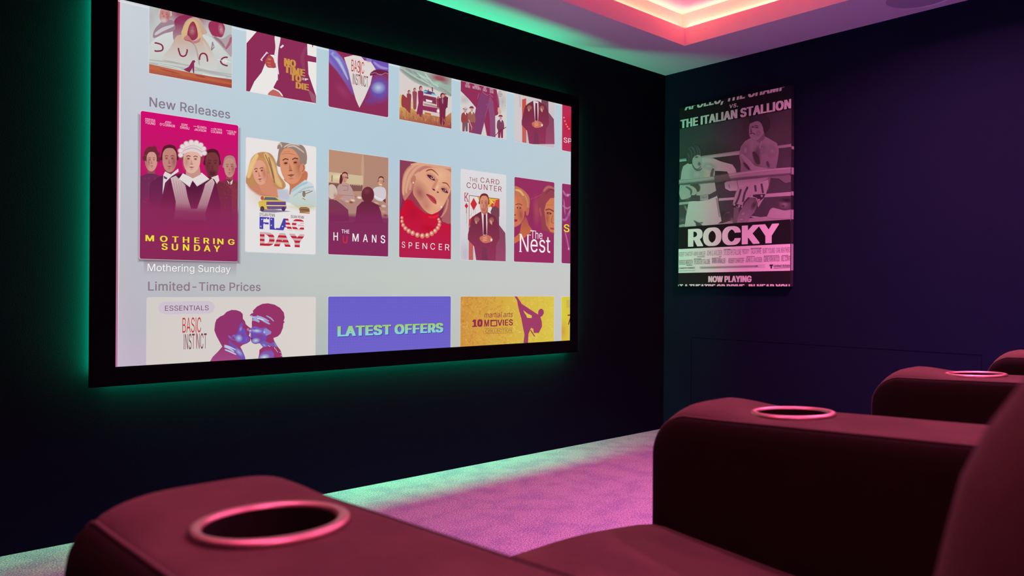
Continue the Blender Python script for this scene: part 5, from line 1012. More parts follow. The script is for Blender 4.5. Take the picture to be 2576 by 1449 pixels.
A.poly([(1030, 540), (1060, 440), (1130, 370), (1250, 350), (1370, 370), (1428, 420), (1428, 560), (1390, 660), (1340, 760), (1290, 815), (1215, 845), (1140, 800), (1060, 690), (1020, 620)], (222, 162, 130), sm=True, soft=5)
A.blob(1090, 620, 110, 190, (156, 74, 82), .9, -25).blob(1160, 760, 80, 90, (190, 112, 98), .8).blob(1310, 430, 110, 90, (234, 184, 148), .8).blob(1290, 740, 70, 60, (232, 176, 144), .8)
A.oval(1020, 480, 26, 50, (190, 120, 104), 12).blob(1020, 510, 10, 12, (244, 226, 220), 1, 0, .4)
A.blob(1215, 450, 80, 44, (150, 66, 78), .9, 32).poly([(1165, 425), (1215, 435), (1255, 488), (1205, 470)], (96, 32, 56), sm=True).oval(1222, 458, 15, 12, (226, 196, 190), 30).oval(1222, 456, 9, 10, (80, 28, 44)).stroke([(1160, 395), (1220, 370), (1290, 440)], 13, (140, 66, 62), sm=True, w2=5, soft=.4)
A.blob(1355, 585, 60, 44, (150, 66, 78), .9, 28).poly([(1318, 570), (1360, 575), (1395, 620), (1350, 610)], (96, 32, 56), sm=True).oval(1358, 592, 13, 11, (226, 196, 190), 25).oval(1356, 591, 8, 9, (80, 28, 44)).stroke([(1330, 515), (1380, 520), (1410, 575)], 12, (140, 66, 62), sm=True, w2=4, soft=.4)
A.stroke([(1280, 470), (1245, 540), (1225, 580)], 16, (186, 112, 96), .6, sm=True, soft=1).oval(1240, 585, 18, 9, (124, 44, 62), 28).oval(1282, 612, 12, 8, (124, 44, 62), 20).blob(1275, 560, 20, 50, (242, 196, 160), .8, 25)
A.poly([(1155, 632), (1200, 640), (1240, 665), (1265, 700), (1264, 740), (1225, 720), (1190, 680)], (186, 66, 76), sm=True).stroke([(1160, 636), (1210, 668), (1262, 722)], 6, (120, 36, 56), sm=True)
A.blob(1320, 770, 12, 14, (244, 226, 220), 1, 0, .4)
t.done('figure')
A = t.art(800, 340, .23468)
A.poly([(872, 840), (940, 690), (1000, 700), (1040, 760), (1150, 840), (1220, 850), (1292, 820), (1292, 900), (1330, 940), (1430, 960), (1430, 1335), (872, 1310)], None, g=(700, (206, 16, 44), 1320, (176, 34, 78)), sm=False)
A.blob(1010, 830, 120, 160, (170, 22, 56), .7, -20).stroke([(1180, 870), (1240, 880), (1290, 850)], 14, (226, 40, 62), .8, sm=True, soft=.8).blob(1180, 1000, 140, 60, (190, 8, 36), .8, 10)
for k, (x_, y_) in enumerate(((897, 886), (898, 925), (910, 966), (935, 1000), (970, 1028), (1012, 1050), (1062, 1070), (1115, 1080), (1168, 1075), (1215, 1055), (1252, 1028), (1280, 996), (1296, 962), (1300, 930), (1290, 905))):
    r_ = 15+10*math.sin(math.pi*k/14); A.oval(x_, y_, r_, r_*1.15, (206, 120, 104), soft=1).blob(x_-3, y_-4, r_*.75, r_*.8, (248, 216, 188), 1, 0, .15)
t.done('clothing')
A = t.art(800, 340, .23468)
for ch, x0, x1, yt, yb in (('S', 895, 930, 1140, 1206), ('P', 968, 1006, 1148, 1212), ('E', 1044, 1080, 1150, 1216), ('N', 1116, 1166, 1156, 1220), ('C', 1200, 1250, 1156, 1226), ('E', 1290, 1326, 1164, 1230), ('R', 1358, 1404, 1168, 1234)):
    A.text(ch, x0, x1, yt, yb, (240, 226, 228), bold=-.012)
t.done('lettering')

t = Tile((1159, 425), (1158, 653), (1273, 439), None, g=((220, 218, 220), (204, 200, 208)), label='pale film card with a man in a dark jacket and a king of diamonds')
A = t.art(1130, 400, .2071)
A.blob(190, 1150, 90, 200, (176, 168, 186), .6)
A.poly([(240, 442), (606, 486), (606, 820), (240, 820)], (222, 216, 214)).poly([(340, 456), (606, 486), (606, 640), (520, 570), (480, 590), (470, 520), (360, 500)], (222, 176, 60), soft=4).poly([(480, 560), (520, 590), (500, 560), (560, 500), (604, 490), (606, 780), (580, 760), (560, 600)], (206, 66, 58)).stroke([(370, 470), (470, 500), (560, 520)], 14, (214, 110, 50), .8, sm=True)
A.stroke([(500, 500), (540, 540)], 10, (240, 214, 130)).stroke([(560, 500), (540, 570)], 10, (226, 150, 130)).poly([(240, 740), (300, 680), (240, 830)], (200, 60, 64))
A.stroke([(240, 442), (606, 486)], 7, (150, 50, 60)).stroke([(606, 486), (606, 700)], 7, (150, 50, 60)).stroke([(242, 442), (240, 1230)], 6, (168, 60, 76))
A.poly([(296, 472), (338, 548), (296, 628), (256, 546)], (200, 48, 56)).poly([(208, 532), (230, 572), (208, 604), (186, 570)], (200, 40, 56))
for x_ in (272, 296, 316): A.stroke([(x_, 600), (x_, 670)], 3, (176, 130, 140), .7)
A.stroke([(208, 600), (210, 788)], 4, (168, 100, 116), .8).stroke([(208, 600), (208, 660)], 9, (200, 60, 80), .7)
A.stroke([(250, 690), (270, 660), (262, 700)], 4, (150, 140, 150), .8)
jacket_man(A, 1130, 400, .2071)
t.done('figure')
A = t.art(1130, 400, .2071)
A.text('THE', 242, 342, 222, 270, (150, 50, 66), bold=.005, space=1.15).text('CARD', 376, 606, 222, 285, (150, 50, 66), bold=.008, space=1.15).text('COUNTER', 208, 634, 282, 350, (150, 50, 66), bold=.008, space=1.15).text('K', 183, 230, 412, 510, (176, 42, 58), bold=.0)
A.stroke([(183, 412), (206, 415)], 6, (176, 42, 58)).stroke([(183, 511), (206, 513)], 6, (176, 42, 58)).stroke([(212, 415), (230, 417)], 6, (176, 42, 58)).stroke([(212, 514), (231, 516)], 6, (176, 42, 58))
t.done('lettering')

t = Tile((1294, 445), (1293, 658), (1394.5, 457), None, g=((150, 48, 94), (152, 46, 96)), label='purple film card with two half-lit faces')
A = t.art(1130, 400, .2071)
A.blob(1060, 620, 60, 220, (176, 84, 84), .7).blob(1000, 700, 50, 200, (140, 46, 84), .8)
A.poly([(790, 520), (790, 345), (850, 350), (920, 400), (968, 470), (970, 580), (940, 640), (880, 560), (860, 440)], (190, 116, 84), sm=True, soft=8).stroke([(800, 380), (860, 390), (900, 450)], 16, (230, 176, 120), .9, sm=True, soft=.7).stroke([(900, 420), (945, 500), (950, 600)], 10, (206, 140, 100), .8, sm=True, soft=.6)
A.poly([(790, 430), (850, 440), (890, 520), (915, 620), (905, 720), (860, 790), (800, 825), (790, 820)], (204, 116, 84), sm=False, soft=6).blob(870, 680, 50, 120, (156, 66, 72), .8, -8).blob(805, 560, 26, 120, (222, 150, 108), .7)
A.oval(846, 594, 26, 13, (116, 40, 58), 6).oval(846, 594, 10, 10, (230, 190, 160)).oval(848, 594, 6, 7, (80, 26, 40)).stroke([(806, 560), (845, 545), (885, 565)], 9, (126, 52, 56), sm=True).poly([(790, 728), (830, 736), (822, 760), (790, 764)], (190, 44, 66)).stroke([(790, 748), (828, 744)], 4, (120, 30, 50)).oval(798, 680, 12, 7, (140, 50, 62))
A.oval(950, 640, 18, 50, (190, 104, 84), 8).poly([(880, 780), (930, 700), (960, 800), (1010, 870), (900, 960), (790, 1025), (790, 960), (860, 900)], None, g=(700, (170, 84, 76), 1000, (206, 112, 70)), soft=8)
t.done('figure')
A = t.art(1130, 400, .2071)
A.poly([(1130, 860), (1110, 700), (1085, 580), (1095, 470), (1150, 370), (1220, 330), (1280, 350), (1280, 930), (1200, 880)], (150, 64, 80), sm=False, soft=12).stroke([(1150, 400), (1200, 340), (1275, 370)], 18, (186, 110, 106), .8, sm=True, soft=.8).stroke([(1170, 430), (1230, 370), (1278, 400)], 12, (126, 46, 70), .8, sm=True, soft=.6)
A.poly([(1160, 620), (1180, 540), (1230, 480), (1280, 470), (1280, 900), (1230, 880), (1180, 800)], (206, 122, 84), sm=False, soft=10).blob(1190, 720, 40, 150, (156, 72, 74), .8)
A.oval(1212, 660, 30, 14, (110, 40, 54), 8).oval(1214, 662, 9, 9, (226, 180, 150)).oval(1216, 662, 6, 7, (80, 26, 40)).stroke([(1170, 625), (1215, 610), (1265, 640)], 14, (126, 54, 56), sm=True).poly([(1222, 832), (1278, 838), (1278, 862), (1230, 856)], (176, 70, 72)).stroke([(1260, 680), (1240, 760), (1275, 775)], 8, (160, 80, 72), .8, sm=True, soft=.6)
A.stroke([(1100, 590), (1105, 640), (1120, 700)], 14, (170, 90, 90), .8, sm=True, soft=.6).stroke([(1180, 560), (1260, 560)], 5, (160, 80, 72), .7)
A.stroke([(960, 500), (1060, 460), (1110, 430)], 4, (190, 110, 120), .5, sm=True)
t.done('figure')
A = t.art(1130, 400, .2071)
A.text('The', 990, 1130, 866, 966, (242, 234, 236), bold=-.004).text('Nest', 856, 1226, 912, 1124, (242, 234, 236), bold=.006).stroke([(846, 1124), (880, 1127)], 8, (242, 234, 236)).stroke([(848, 912), (876, 914)], 8, (242, 234, 236)).stroke([(958, 922), (990, 924)], 8, (242, 234, 236)).stroke([(980, 870), (1040, 874)], 7, (242, 234, 236))
t.done('lettering')

t = Tile((1414, 461.5), (1412.5, 662), (1500, 472), (146, 48, 100), label='purple film card sliced by the right edge of the screen, middle row')
A = t.art(1130, 400, .2071)
for p, w_ in (([(1385, 380), (1420, 440), (1470, 420)], 12), ([(1380, 560), (1430, 600), (1475, 570)], 10), ([(1380, 720), (1420, 730), (1475, 600)], 14), ([(1400, 860), (1430, 980), (1455, 1110)], 8), ([(1390, 480), (1410, 700)], 8)): A.stroke(p, w_, (186, 120, 168), .7, sm=True, soft=1)
A.blob(1440, 440, 20, 24, (212, 160, 196), .9).blob(1450, 1090, 14, 20, (226, 180, 210), .9).blob(1430, 690, 50, 60, (120, 52, 120), .7)
t.done('picture')
A = t.art(1130, 400, .2071).text('SI', 1392, 1490, 790, 886, (226, 222, 40), bold=.03)
t.done('lettering')

# ---- bottom row, cut off by the lower edge of the screen
t = Tile((371, 749), (368, 960), (793.5, 746), None, h=((210, 203, 198), (218, 210, 205)), rad=.0075, label='wide cream film card with a violet kissing couple')
A = t.art(500, 750, .11733)
A.poly([(235, 1370), (300, 1260), (420, 1140), (505, 1040), (460, 960), (380, 810), (335, 690), (352, 540), (380, 460), (460, 395), (530, 365), (600, 295), (700, 255), (800, 258), (890, 290), (940, 340), (944, 440), (990, 500), (1005, 560), (1060, 610), (1120, 650), (1078, 710), (1090, 760), (1070, 800), (1108, 840), (1100, 920), (1040, 965), (940, 1000), (890, 1045), (930, 1120), (970, 1230), (1000, 1330), (1000, 1400), (235, 1400)], DK, g=(900, (146, 52, 108), 1380, (160, 74, 130)), soft=4)
A.poly([(840, 740), (870, 620), (910, 550), (950, 540), (920, 640), (990, 680), (1010, 760), (1060, 850), (1060, 930), (980, 960), (880, 960), (800, 920), (780, 860), (790, 790)], (112, 78, 178), sm=True, soft=16)
A.blob(860, 860, 90, 90, (178, 200, 224), .95).blob(900, 660, 34, 70, (150, 160, 216), .9, 20).blob(1020, 880, 50, 70, (120, 90, 190), .9).blob(940, 790, 50, 60, (136, 60, 130), .8).blob(1056, 675, 28, 34, (222, 220, 236), .9).oval(1058, 680, 10, 12, DK)
A.stroke([(650, 800), (680, 850), (790, 900)], 26, (130, 100, 190), .9, sm=True, soft=.6).stroke([(720, 830), (760, 800), (770, 860)], 24, (120, 110, 190), .9, sm=True, soft=.5).stroke([(700, 860), (780, 890)], 14, DK)
A.poly([(640, 910), (700, 960), (820, 1060), (880, 1110), (940, 1160), (990, 1300), (900, 1300), (800, 1180), (700, 1060)], (108, 80, 176), .9, sm=True, soft=14).blob(860, 1160, 130, 60, (166, 180, 220), .9, 45)
for p in ([(550, 1015), (640, 1040), (790, 1110)], [(545, 1045), (640, 1075), (760, 1150)], [(556, 1105), (680, 1150), (800, 1210)]): A.stroke(p, 24, (190, 200, 230), .95, sm=True, soft=.4)
t.done('figure')
A = t.art(500, 750, .11733)
A.poly([(1270, 1320), (1295, 1200), (1300, 1110), (1380, 1045), (1300, 960), (1220, 980), (1150, 960), (1115, 890), (1125, 850), (1130, 790), (1105, 745), (1075, 720), (1110, 660), (1140, 620), (1136, 540), (1150, 400), (1090, 370), (1130, 330), (1165, 320), (1160, 270), (1250, 180), (1360, 125), (1480, 112), (1620, 140), (1740, 210), (1820, 310), (1838, 420), (1815, 490), (1840, 512), (1812, 540), (1800, 640), (1750, 760), (1690, 820), (1595, 855), (1620, 930), (1680, 1030), (1750, 1120), (1790, 1260), (1800, 1320)], (150, 52, 104), soft=4)
A.poly([(1140, 640), (1200, 610), (1330, 650), (1440, 640), (1490, 720), (1440, 810), (1330, 760), (1200, 760), (1090, 730), (1085, 700)], (120, 92, 184), sm=True, soft=12).blob(1240, 700, 130, 46, (190, 208, 226), .95, 6).blob(1190, 660, 36, 22, (90, 36, 100), .9).blob(1100, 700, 34, 30, (206, 220, 230), .9)
A.poly([(1120, 760), (1200, 760), (1380, 800), (1450, 850), (1400, 930), (1300, 960), (1180, 970), (1120, 900)], (110, 76, 170), .9, sm=True, soft=14).blob(1220, 910, 100, 64, (188, 208, 226), .95, -8).stroke([(1110, 870), (1150, 855)], 20, (104, 34, 80)).blob(1310, 830, 90, 40, (150, 56, 120), .8, 12)
for p, w_ in (([(1110, 370), (1200, 440), (1300, 500)], 22), ([(1150, 420), (1280, 420), (1420, 500), (1510, 560)], 26), ([(1240, 380), (1380, 430), (1500, 500)], 18), ([(1140, 470), (1230, 480), (1290, 520)], 18), ([(1440, 380), (1540, 430), (1600, 500)], 14)): A.stroke(p, w_, (166, 178, 224), .9, sm=True, soft=.8)
A.stroke([(1240, 440), (1330, 450), (1400, 480)], 14, (226, 234, 236), .9, sm=True, soft=.6).poly([(1390, 680), (1440, 650), (1550, 720), (1540, 760), (1450, 800), (1400, 740)], (140, 140, 206), .9, soft=10).blob(1400, 730, 30, 34, (200, 216, 232), .9)
A.poly([(1300, 960), (1400, 920), (1540, 980), (1620, 930), (1690, 1040), (1500, 1020), (1380, 1050)], (112, 96, 178), .9, sm=False, soft=12).blob(1400, 1010, 60, 30, (150, 176, 216), .8, 30).blob(1640, 1000, 24, 70, (140, 150, 200), .8, -25)
A.poly([(1280, 1310), (1320, 1220), (1420, 1120), (1540, 1110), (1600, 1200), (1600, 1320)], (126, 92, 178), .9, sm=False, soft=24).blob(1400, 1270, 130, 80, (196, 216, 228), .95, -15).stroke([(1380, 1140), (1460, 1100), (1560, 1120)], 40, (150, 56, 118), .8, sm=True, soft=.8)
for x_, y_ in ((1490, 1022), (1518, 1034), (1620, 1060), (1630, 1080), (1650, 1100), (1662, 1126), (1684, 1150), (1740, 1165), (1764, 1230)): A.blob(x_, y_, 11, 12, (240, 226, 236), 1, 0, .3)
t.done('figure')
A = t.art(220, 640, .25539)
A.poly([(750, 466), (1200, 460), (1235, 480), (1252, 520), (1235, 562), (1195, 580), (760, 588), (712, 572), (695, 528), (712, 484)], (204, 192, 204), soft=3, sm=False)
A.text('ESSENTIALS', 762, 1192, 505, 556, (120, 70, 106), bold=.002)
t.done('lettering')
A = t.art(220, 640, .25539)
A.text('BASIC', 934, 1118, 622, 774, (192, 62, 66), bold=-.006).text('INST NCT', 947, 1172, 782, 938, (116, 62, 78), bold=-.008).stroke([(1068, 640), (1072, 920)], 9, (206, 130, 120), .9)
t.done('lettering')

t = Tile((826, 746), (824, 930), (1134, 746), None, g=((106, 94, 200), (112, 100, 202)), label='violet offers card with green and blue lettering')
A = t.art(780, 720, .27174)
A.cycle(8)
for j in range(22):
    for i in range(46): A.stroke([(190+i*24, 125+j*24), (199+i*24, 125+j*24)], 5, (124, 110, 206), .6)
A.cycle(0)
t.done('picture')
A = t.art(780, 720, .27174)
def txt(c, **k): A.text('LATEST OFFERS', 258, 1228, 370, 468, c, bold=.04, fat=.0025, **k)
txt((72, 60, 150), dx=.003, dy=-.003); txt(None, g=('v', (160, 206, 92), (132, 208, 224)))
t.done('lettering')

t = Tile((1158.5, 746), (1157.5, 905), (1394, 746), None, h=((208, 146, 66), (218, 196, 74)), label='mustard film card with a kicking silhouette')
A = t.art(780, 720, .27174)
A.cycle(8)
for k in range(500):
    x_, y_ = 1395+860*random.random()**1.25, 100+440*random.random(); f = (x_-1395)/860
    a_ = random.random()*math.pi; l_ = 9+10*random.random()
    A.stroke([(x_-l_*math.cos(a_), y_-l_*math.sin(a_)), (x_+l_*math.cos(a_), y_+l_*math.sin(a_))], 6, random.choice(((198, 112, 56), (222, 186, 92), (188, 128, 60))) if f < .5 else random.choice(((210, 176, 60), (228, 210, 100))), .5)
A.cycle(0)
t.done('picture')
A = t.art(780, 720, .27174)
A.poly([(1890, 92), (1915, 95), (1945, 140), (1960, 165), (2110, 262), (2112, 232), (2125, 212), (2145, 208), (2162, 225), (2164, 250), (2150, 275), (2132, 285), (2138, 305), (2145, 330), (2146, 375), (2128, 410), (2118, 432), (2070, 432), (2066, 395), (2045, 385), (2022, 440), (2016, 525), (1975, 525), (1984, 450), (1968, 370), (1955, 300), (1938, 240), (1925, 185), (1915, 130)], (158, 62, 102))
A.poly([(1973, 222), (2010, 252), (2052, 272), (2050, 295), (2008, 292), (2000, 268), (1985, 248)], (220, 196, 78)).stroke([(2040, 405), (2078, 464)], 9, (150, 60, 84))
t.done('figure')
A = t.art(780, 720, .27174); MG = (146, 44, 70)
A.text('martial arts', 1612, 1876, 240, 292, MG, bold=.006, shear=.15).text('10', 1506, 1592, 308, 378, MG, bold=.07, fat=.003).text('M', 1612, 1656, 310, 374, MG, bold=.05).text('VIES', 1734, 1876, 310, 368, MG, bold=.045)
A.stroke([(1674, 318), (1726, 316), (1726, 366), (1674, 368), (1674, 312)], 14, MG)
A.text('COLLECTION', 1622, 1866, 402, 432, (150, 92, 60), bold=-.004).stroke([(1612, 392), (1876, 386)], 3, (150, 92, 60)).stroke([(1612, 438), (1876, 432)], 3, (150, 92, 60))
t.done('lettering')

t = Tile((1412.5, 746.5), (1412, 900), (1500, 746), None, h=((216, 202, 62), (206, 160, 70)), label='mustard card sliced by the right edge of the screen, bottom row')
A = t.art(780, 720, .27174)
A.poly([(2375, 130), (2420, 128), (2420, 196), (2375, 198)], (196, 178, 84), soft=4).blob(2340, 420, 60, 140, (206, 130, 70), .7).text('7', 2384, 2420, 262, 356, MG, bold=.02)
t.done('lettering')

# ------------------------------------------------------------------ canvas boxing poster on the right wall
PY0, PY1, PZ0, PZ1 = -.8836, -.1336, .9181, 2.0398
pf = -.0285
po = tag(empty('canvas_poster', (0, (PY0+PY1)/2, PZ0)), 'unframed canvas film poster of two boxers hanging on the navy wall', 'poster')
M_pr = mat('black_printed_canvas', (.035, .03, .032), .9, spec=.1, bump=(700, .2, .0006))
o = boxes('canvas', [(pf, -.001, PY0, PY1, PZ0, PZ1)], M_pr, None); o.parent = po; o.matrix_parent_inverse = Matrix.Translation(-po.location)
PCL = (PY0+.001, PY1-.001, PZ0+.001, PZ1-.001)
P = Art(POSTER, PCL, 1)
def pdone(name):
    o = P.build(name, po, M_ink)
    if o: o.matrix_parent_inverse = Matrix.Translation(-po.location)
def G(v): return (v, v, v)
# photograph area
P.z(1690, 200, .19324)
P.poly([(60, 650), (1600, 372), (1600, 1800), (60, 2150)], G(80), g=None)
P.blob(1300, 700, 400, 420, G(104), .6).blob(500, 1100, 420, 300, G(76), .6)
P.poly([(60, 1056), (900, 936), (900, 976), (60, 1076)], G(150), g=(930, G(170), 1076, G(196))).poly([(1380, 862), (1600, 832), (1600, 872), (1380, 896)], G(150)).stroke([(60, 1048), (900, 930)], 8, G(210), .7)
P.z(1690, 450, .20013)
P.poly([(60, 300), (240, 282), (240, 312), (60, 332)], G(176)).poly([(590, 245), (800, 230), (800, 262), (590, 276)], G(190)).poly([(1160, 190), (1600, 155), (1600, 205), (1160, 232)], G(180))
P.poly([(60, 590), (140, 570), (300, 585), (640, 560), (760, 520), (960, 500), (1240, 470), (1600, 460), (1600, 520), (60, 615)], G(168), soft=6)
P.poly([(1220, 430), (1260, 370), (1330, 380), (1420, 400), (1540, 390), (1540, 480), (1230, 490)], G(176), sm=True, soft=8).blob(1420, 320, 90, 80, G(150), .9).blob(1440, 270, 90, 40, G(60), .9).blob(1400, 340, 26, 16, G(70), .8)
P.stroke([(660, 470), (680, 430), (730, 425)], 12, G(110), sm=True, soft=.6).blob(640, 440, 70, 60, G(84), .7).blob(200, 240, 60, 60, G(140), .8).blob(130, 520, 70, 50, G(130), .8).stroke([(160, 330), (200, 420)], 14, G(150), .8, soft=.8)
P.blob(760, 510, 60, 40, G(140), .8).stroke([(990, 470), (1040, 480), (1240, 500)], 14, G(200), .8, soft=.6)
pdone('picture')
# boxer on the left: seen from the front, head down, arm swung to the right
P.z(1690, 200, .19324)
P.poly([(100, 1449), (130, 1200), (150, 1130), (230, 1080), (300, 1060), (400, 1020), (540, 1028), (640, 1070), (790, 1110), (830, 1170), (845, 1230), (740, 1230), (720, 1195), (560, 1185), (555, 1320), (580, 1470), (560, 1560), (330, 1590), (320, 1480), (200, 1440)], None, g=(1030, G(196), 1560, G(176)), soft=5)
P.blob(480, 1130, 130, 60, G(206), .8, 10).blob(330, 1240, 130, 160, G(204), .7).stroke([(550, 1160), (520, 1250), (555, 1320)], 22, G(110), .8, sm=True, soft=.8).stroke([(270, 1100), (330, 1180), (390, 1150)], 14, G(120), .7, sm=True, soft=.8).stroke([(230, 1400), (330, 1390), (330, 1460)], 40, G(90), .9, sm=True, soft=.6)
P.poly([(105, 1449), (160, 1380), (260, 1390), (320, 1440), (300, 1500), (150, 1560), (110, 1520)], G(180), sm=True, soft=8).stroke([(180, 1400), (250, 1440), (240, 1500)], 16, G(110), .8, sm=True, soft=.6)
P.poly([(195, 1050), (185, 960), (215, 880), (280, 850), (350, 870), (385, 940), (380, 1010), (310, 1040), (280, 1090), (220, 1095)], G(78), sm=True, soft=5)
for p in ([(205, 960), (225, 1010), (220, 1070)], [(240, 880), (280, 905), (300, 960)], [(330, 870), (362, 920), (368, 985)], [(220, 900), (260, 960), (250, 1040)], [(260, 870), (300, 940), (290, 1010)], [(310, 880), (340, 930), (330, 990)], [(285, 850), (280, 830)]): P.stroke(p, 7, G(122), .7, sm=True, soft=.8)
P.poly([(290, 1010), (340, 985), (378, 1000), (388, 1060), (370, 1130), (330, 1170), (285, 1120), (270, 1060)], G(180), sm=True, soft=4).blob(325, 1010, 30, 16, G(70), .9).blob(360, 1100, 26, 34, G(70), .9).blob(362, 1100, 10, 16, G(200), .8).stroke([(300, 1150), (340, 1165), (380, 1130)], 8, G(90), .8, sm=True)
P.z(1690, 450, .20013)
P.poly([(165, 605), (180, 480), (215, 290), (330, 270), (570, 205), (590, 330), (625, 530), (560, 580), (400, 590), (340, 560), (300, 600)], G(206), g=(220, G(210), 600, G(198)), soft=3)
P.poly([(245, 205), (350, 210), (480, 195), (560, 150), (568, 215), (460, 262), (340, 280), (230, 278)], G(84), soft=2).poly([(356, 212), (460, 200), (462, 262), (360, 272)], G(176)).text('EVERLAST', 364, 452, 222, 252, G(90), bold=.03)
P.stroke([(280, 520), (340, 560), (390, 540)], 14, G(130), .8, sm=True, soft=.8).stroke([(560, 240), (590, 380), (600, 480)], 12, G(170), .8, sm=True, soft=.8).poly([(300, 540), (350, 560), (395, 590), (310, 600)], G(90), .9, soft=4)
pdone('figure')
# boxer on the right: leaning back on the ropes
P.z(1690, 200, .19324)
P.poly([(900, 1210), (900, 1100), (880, 1000), (900, 880), (960, 800), (1040, 760), (1080, 760), (1210, 740), (1300, 790), (1370, 830), (1395, 930), (1380, 1050), (1360, 1150), (1560, 1260), (1558, 1330), (1480, 1350), (1400, 1290), (1290, 1280), (1260, 1440), (900, 1449)], None, g=(760, G(150), 1400, G(112)), soft=5)
P.blob(960, 920, 70, 110, G(176), .8).blob(1310, 930, 80, 110, G(166), .8).blob(1180, 900, 80, 90, G(160), .7).blob(1110, 1010, 60, 160, G(90), .8).stroke([(1060, 940), (1110, 1040), (1130, 1100)], 30, G(84), .8, sm=True, soft=.8).stroke([(920, 970), (1000, 1080), (1080, 1160), (1240, 1150)], 60, G(166), .9, sm=True, soft=.4).stroke([(930, 1080), (1020, 1180)], 24, G(80), .8, soft=.6).stroke([(1240, 1060), (1270, 1150)], 20, G(90), .8, soft=.8)
P.poly([(690, 1350), (720, 1325), (900, 1290), (1100, 1290), (1280, 1260), (1240, 1300), (1060, 1370), (960, 1390), (960, 1440), (760, 1450), (700, 1420)], G(186), g=(1280, G(150), 1440, G(196)), soft=4).stroke([(850, 1310), (870, 1420)], 8, G(120), .8).stroke([(740, 1360), (760, 1420)], 8, G(140), .8, soft=.5)
P.poly([(1080, 780), (1090, 700), (1200, 640), (1215, 760), (1150, 830)], G(120), soft=4)
P.poly([(1010, 690), (1015, 600), (1040, 560), (1130, 540), (1200, 580), (1215, 660), (1170, 740), (1110, 790), (1050, 780), (1020, 740)], G(150), sm=True, soft=4)
P.poly([(1015, 570), (1025, 510), (1090, 465), (1180, 455), (1250, 490), (1278, 560), (1265, 640), (1210, 690), (1190, 620), (1160, 560), (1110, 540), (1050, 560)], G(66), sm=True, soft=5)
P.blob(1060, 618, 24, 14, G(58), .9).blob(1110, 625, 30, 14, G(58), .9).stroke([(1080, 600), (1130, 605)], 8, G(50)).poly([(1030, 620), (1048, 690), (1026, 692)], G(96), soft=3).stroke([(1020, 712), (1060, 700), (1085, 720)], 10, G(50), sm=True).blob(1050, 742, 24, 14, G(210), .9).blob(1130, 700, 40, 50, G(176), .7).stroke([(1150, 900), (1170, 800)], 7, G(200), .8).stroke([(1060, 800), (1050, 860)], 6, G(190), .7)
P.z(1690, 450, .20013)
P.poly([(765, 330), (800, 200), (830, 120), (900, 110), (1215, 10), (1220, 80), (1180, 210), (1090, 360), (1060, 240), (960, 230), (900, 300), (890, 360), (830, 360)], G(176), soft=3)
for p in ([(870, 130), (840, 240), (800, 320)], [(960, 110), (920, 180), (900, 290)], [(1050, 80), (1060, 160)], [(1130, 60), (1150, 180)]): P.stroke(p, 26, G(84), sm=True)
P.poly([(980, 210), (1060, 195), (1180, 190), (1160, 240), (1095, 290), (1075, 240)], G(66)).poly([(770, 310), (890, 330), (870, 362), (768, 338)], G(66))
for x_, y_ in ((790, 325), (850, 342), (1010, 215), (1100, 265), (1135, 215)):
    P.poly([(x_+(20 if k % 2 == 0 else 8)*math.sin(k*math.pi/5), y_-(20 if k % 2 == 0 else 8)*math.cos(k*math.pi/5)) for k in range(10)], G(196))
P.poly([(775, 550), (785, 360), (850, 365), (840, 450), (820, 550)], G(116), soft=4).poly([(820, 550), (850, 430), (930, 300), (990, 235), (1060, 250), (1085, 320), (1040, 420), (970, 500), (950, 545)], G(128), soft=5, g=(240, G(110), 540, G(150))).blob(900, 440, 50, 90, G(176), .8, 35).blob(880, 510, 50, 30, G(186), .8).blob(1040, 330, 40, 80, G(84), .8, 30)
pdone('figure')
# near rope crosses in front of both
P.z(1690, 200, .19324)
P.poly([(60, 1310), (300, 1300), (560, 1265), (900, 1210), (1200, 1170), (1600, 1140), (1600, 1230), (1250, 1262), (900, 1300), (560, 1335), (300, 1360), (60, 1375)], None, h=(60, G(168), 1600, G(150)), soft=4)
P.stroke([(60, 1325), (300, 1312), (560, 1278), (900, 1225), (1200, 1185), (1600, 1158)], 18, G(200), .7, sm=True, soft=1).stroke([(60, 1366), (300, 1350), (560, 1325), (900, 1290), (1250, 1255), (1600, 1222)], 16, G(110), .7, sm=True, soft=1)
P.poly([(560, 1270), (740, 1240), (760, 1300), (570, 1330)], G(116), .7, soft=30)
pdone('rope')
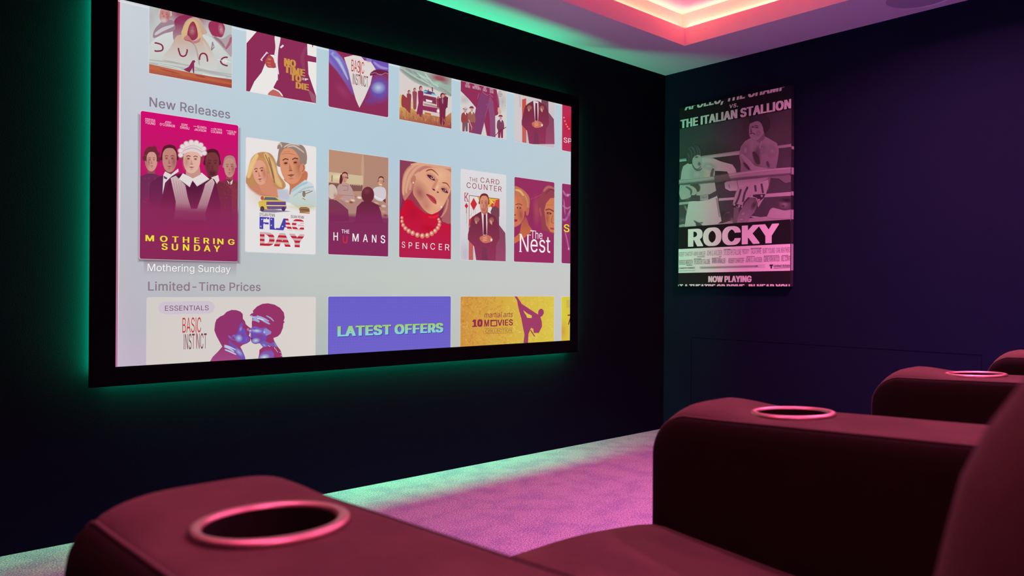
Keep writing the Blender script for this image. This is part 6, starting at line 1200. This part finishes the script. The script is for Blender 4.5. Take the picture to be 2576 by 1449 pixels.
# black bands, credits band and lettering
P.z(1690, 200, .19324)
P.poly([(60, 380), (1640, 40), (1640, 366), (60, 655)], G(38))
P.text('APOLLO, THE CHAMP', 176, 1492, 300, 426, G(240), bold=.055, shear=.2, fat=.002)
P.text('vs.', 756, 868, 328, 378, G(240), bold=.03, shear=.1)
P.text('THE ITALIAN STALLION', 122, 1558, 528, 640, G(240), bold=.06, fat=.0025)
P.z(1690, 450, .20013)
P.poly([(60, 612), (1600, 500), (1600, 830), (60, 890)], G(38)).poly([(60, 1180), (1600, 1145), (1600, 1400), (60, 1400)], G(38)).poly([(60, 885), (1600, 812), (1600, 1152), (60, 1184)], G(240))
P.text('ROCKY', 220, 1338, 630, 856, G(240), bold=.06, fat=.006)
CR = G(128)
for s_, x0, x1, yt, yb in (('ROBERT CHARTOFF-IRWIN WINKLER', 98, 425, 922, 976), ('JOHN G. AVILDSEN', 445, 636, 900, 966), ('SYLVESTER STALLONE', 660, 875, 890, 960), ('"ROCKY"', 890, 978, 882, 946), ('TALIA SHIRE', 1000, 1130, 878, 944), ('BURT YOUNG', 1150, 1300, 872, 938), ('CARL WEATHERS', 1320, 1490, 866, 930),
                          ('BURGESS MEREDITH', 98, 270, 1020, 1080), ('SYLVESTER STALLONE', 286, 486, 1012, 1074), ('IRWIN WINKLER', 512, 680, 1004, 1064), ('ROBERT CHARTOFF', 720, 915, 998, 1060), ('JOHN G. AVILDSEN', 936, 1140, 988, 1050), ('GENE KIRKWOOD', 1162, 1362, 978, 1042), ('BILL CONTI', 1384, 1492, 970, 1034)):
    P.text(s_, x0, x1, yt, yb, CR, bold=.004)
for x0, x1, y_ in ((325, 420, 982), (600, 632, 974), (285, 375, 1006), (512, 622, 997), (660, 740, 888), (1000, 1135, 874), (945, 1050, 978), (1165, 1355, 970), (1390, 1470, 963), (190, 265, 1088)): P.stroke([(x0, y_), (x1, y_-(x1-x0)*.04)], 7, CR, .8)
P.stroke([(95, 1120), (300, 1108), (300, 1150), (95, 1158), (95, 1120)], 3, G(110)).text('PARENTAL GUIDANCE', 108, 296, 1116, 1132, G(90), bold=.02)
P.stroke([(362, 1106), (1182, 1082), (1182, 1106), (362, 1126), (362, 1106)], 3, G(130)).stroke([(372, 1116), (1040, 1097)], 7, G(160)).text('UA', 1046, 1088, 1086, 1106, G(60), bold=.04)
P.text('United Artists', 1290, 1494, 1076, 1108, G(60), bold=.03).poly([(1236, 1078), (1280, 1076), (1280, 1092), (1266, 1093), (1266, 1124), (1250, 1125), (1250, 1094), (1236, 1094)], G(50)).stroke([(1290, 1122), (1490, 1112)], 5, G(130))
P.text('NOW PLAYING', 470, 1006, 1222, 1300, G(232), bold=.04, fat=.002)
P.text('AT A THEATRE OR DRIVE-IN NEAR YOU!', 60, 1520, 1324, 1404, G(232), bold=.04, fat=.002)
pdone('lettering')
# print wrapping round the near side of the canvas
M_prl = mat('pale_printed_canvas', (.45, .45, .45), .9, spec=.1)
for k, oy, xx, ya, yb in ((.19324, 200, 1570, 862, 902), (.19324, 200, 1570, 1140, 1230), (.20013, 450, 1495, 155, 205), (.20013, 450, 1495, 385, 505), (.20013, 450, 1495, 815, 1150)):
    z1, z0 = (POSTER.ab(1690+xx*k, oy+v*k)[1] for v in (ya, yb))
    bm = bmesh.new(); quad(bm, [(pf+.0002, PY0-.0006, z0), (-.0015, PY0-.0006, z0), (-.0015, PY0-.0006, z1), (pf+.0002, PY0-.0006, z1)])
    o = obj('wrapped_print', bm, M_prl, po, False); o.matrix_parent_inverse = Matrix.Translation(-po.location)
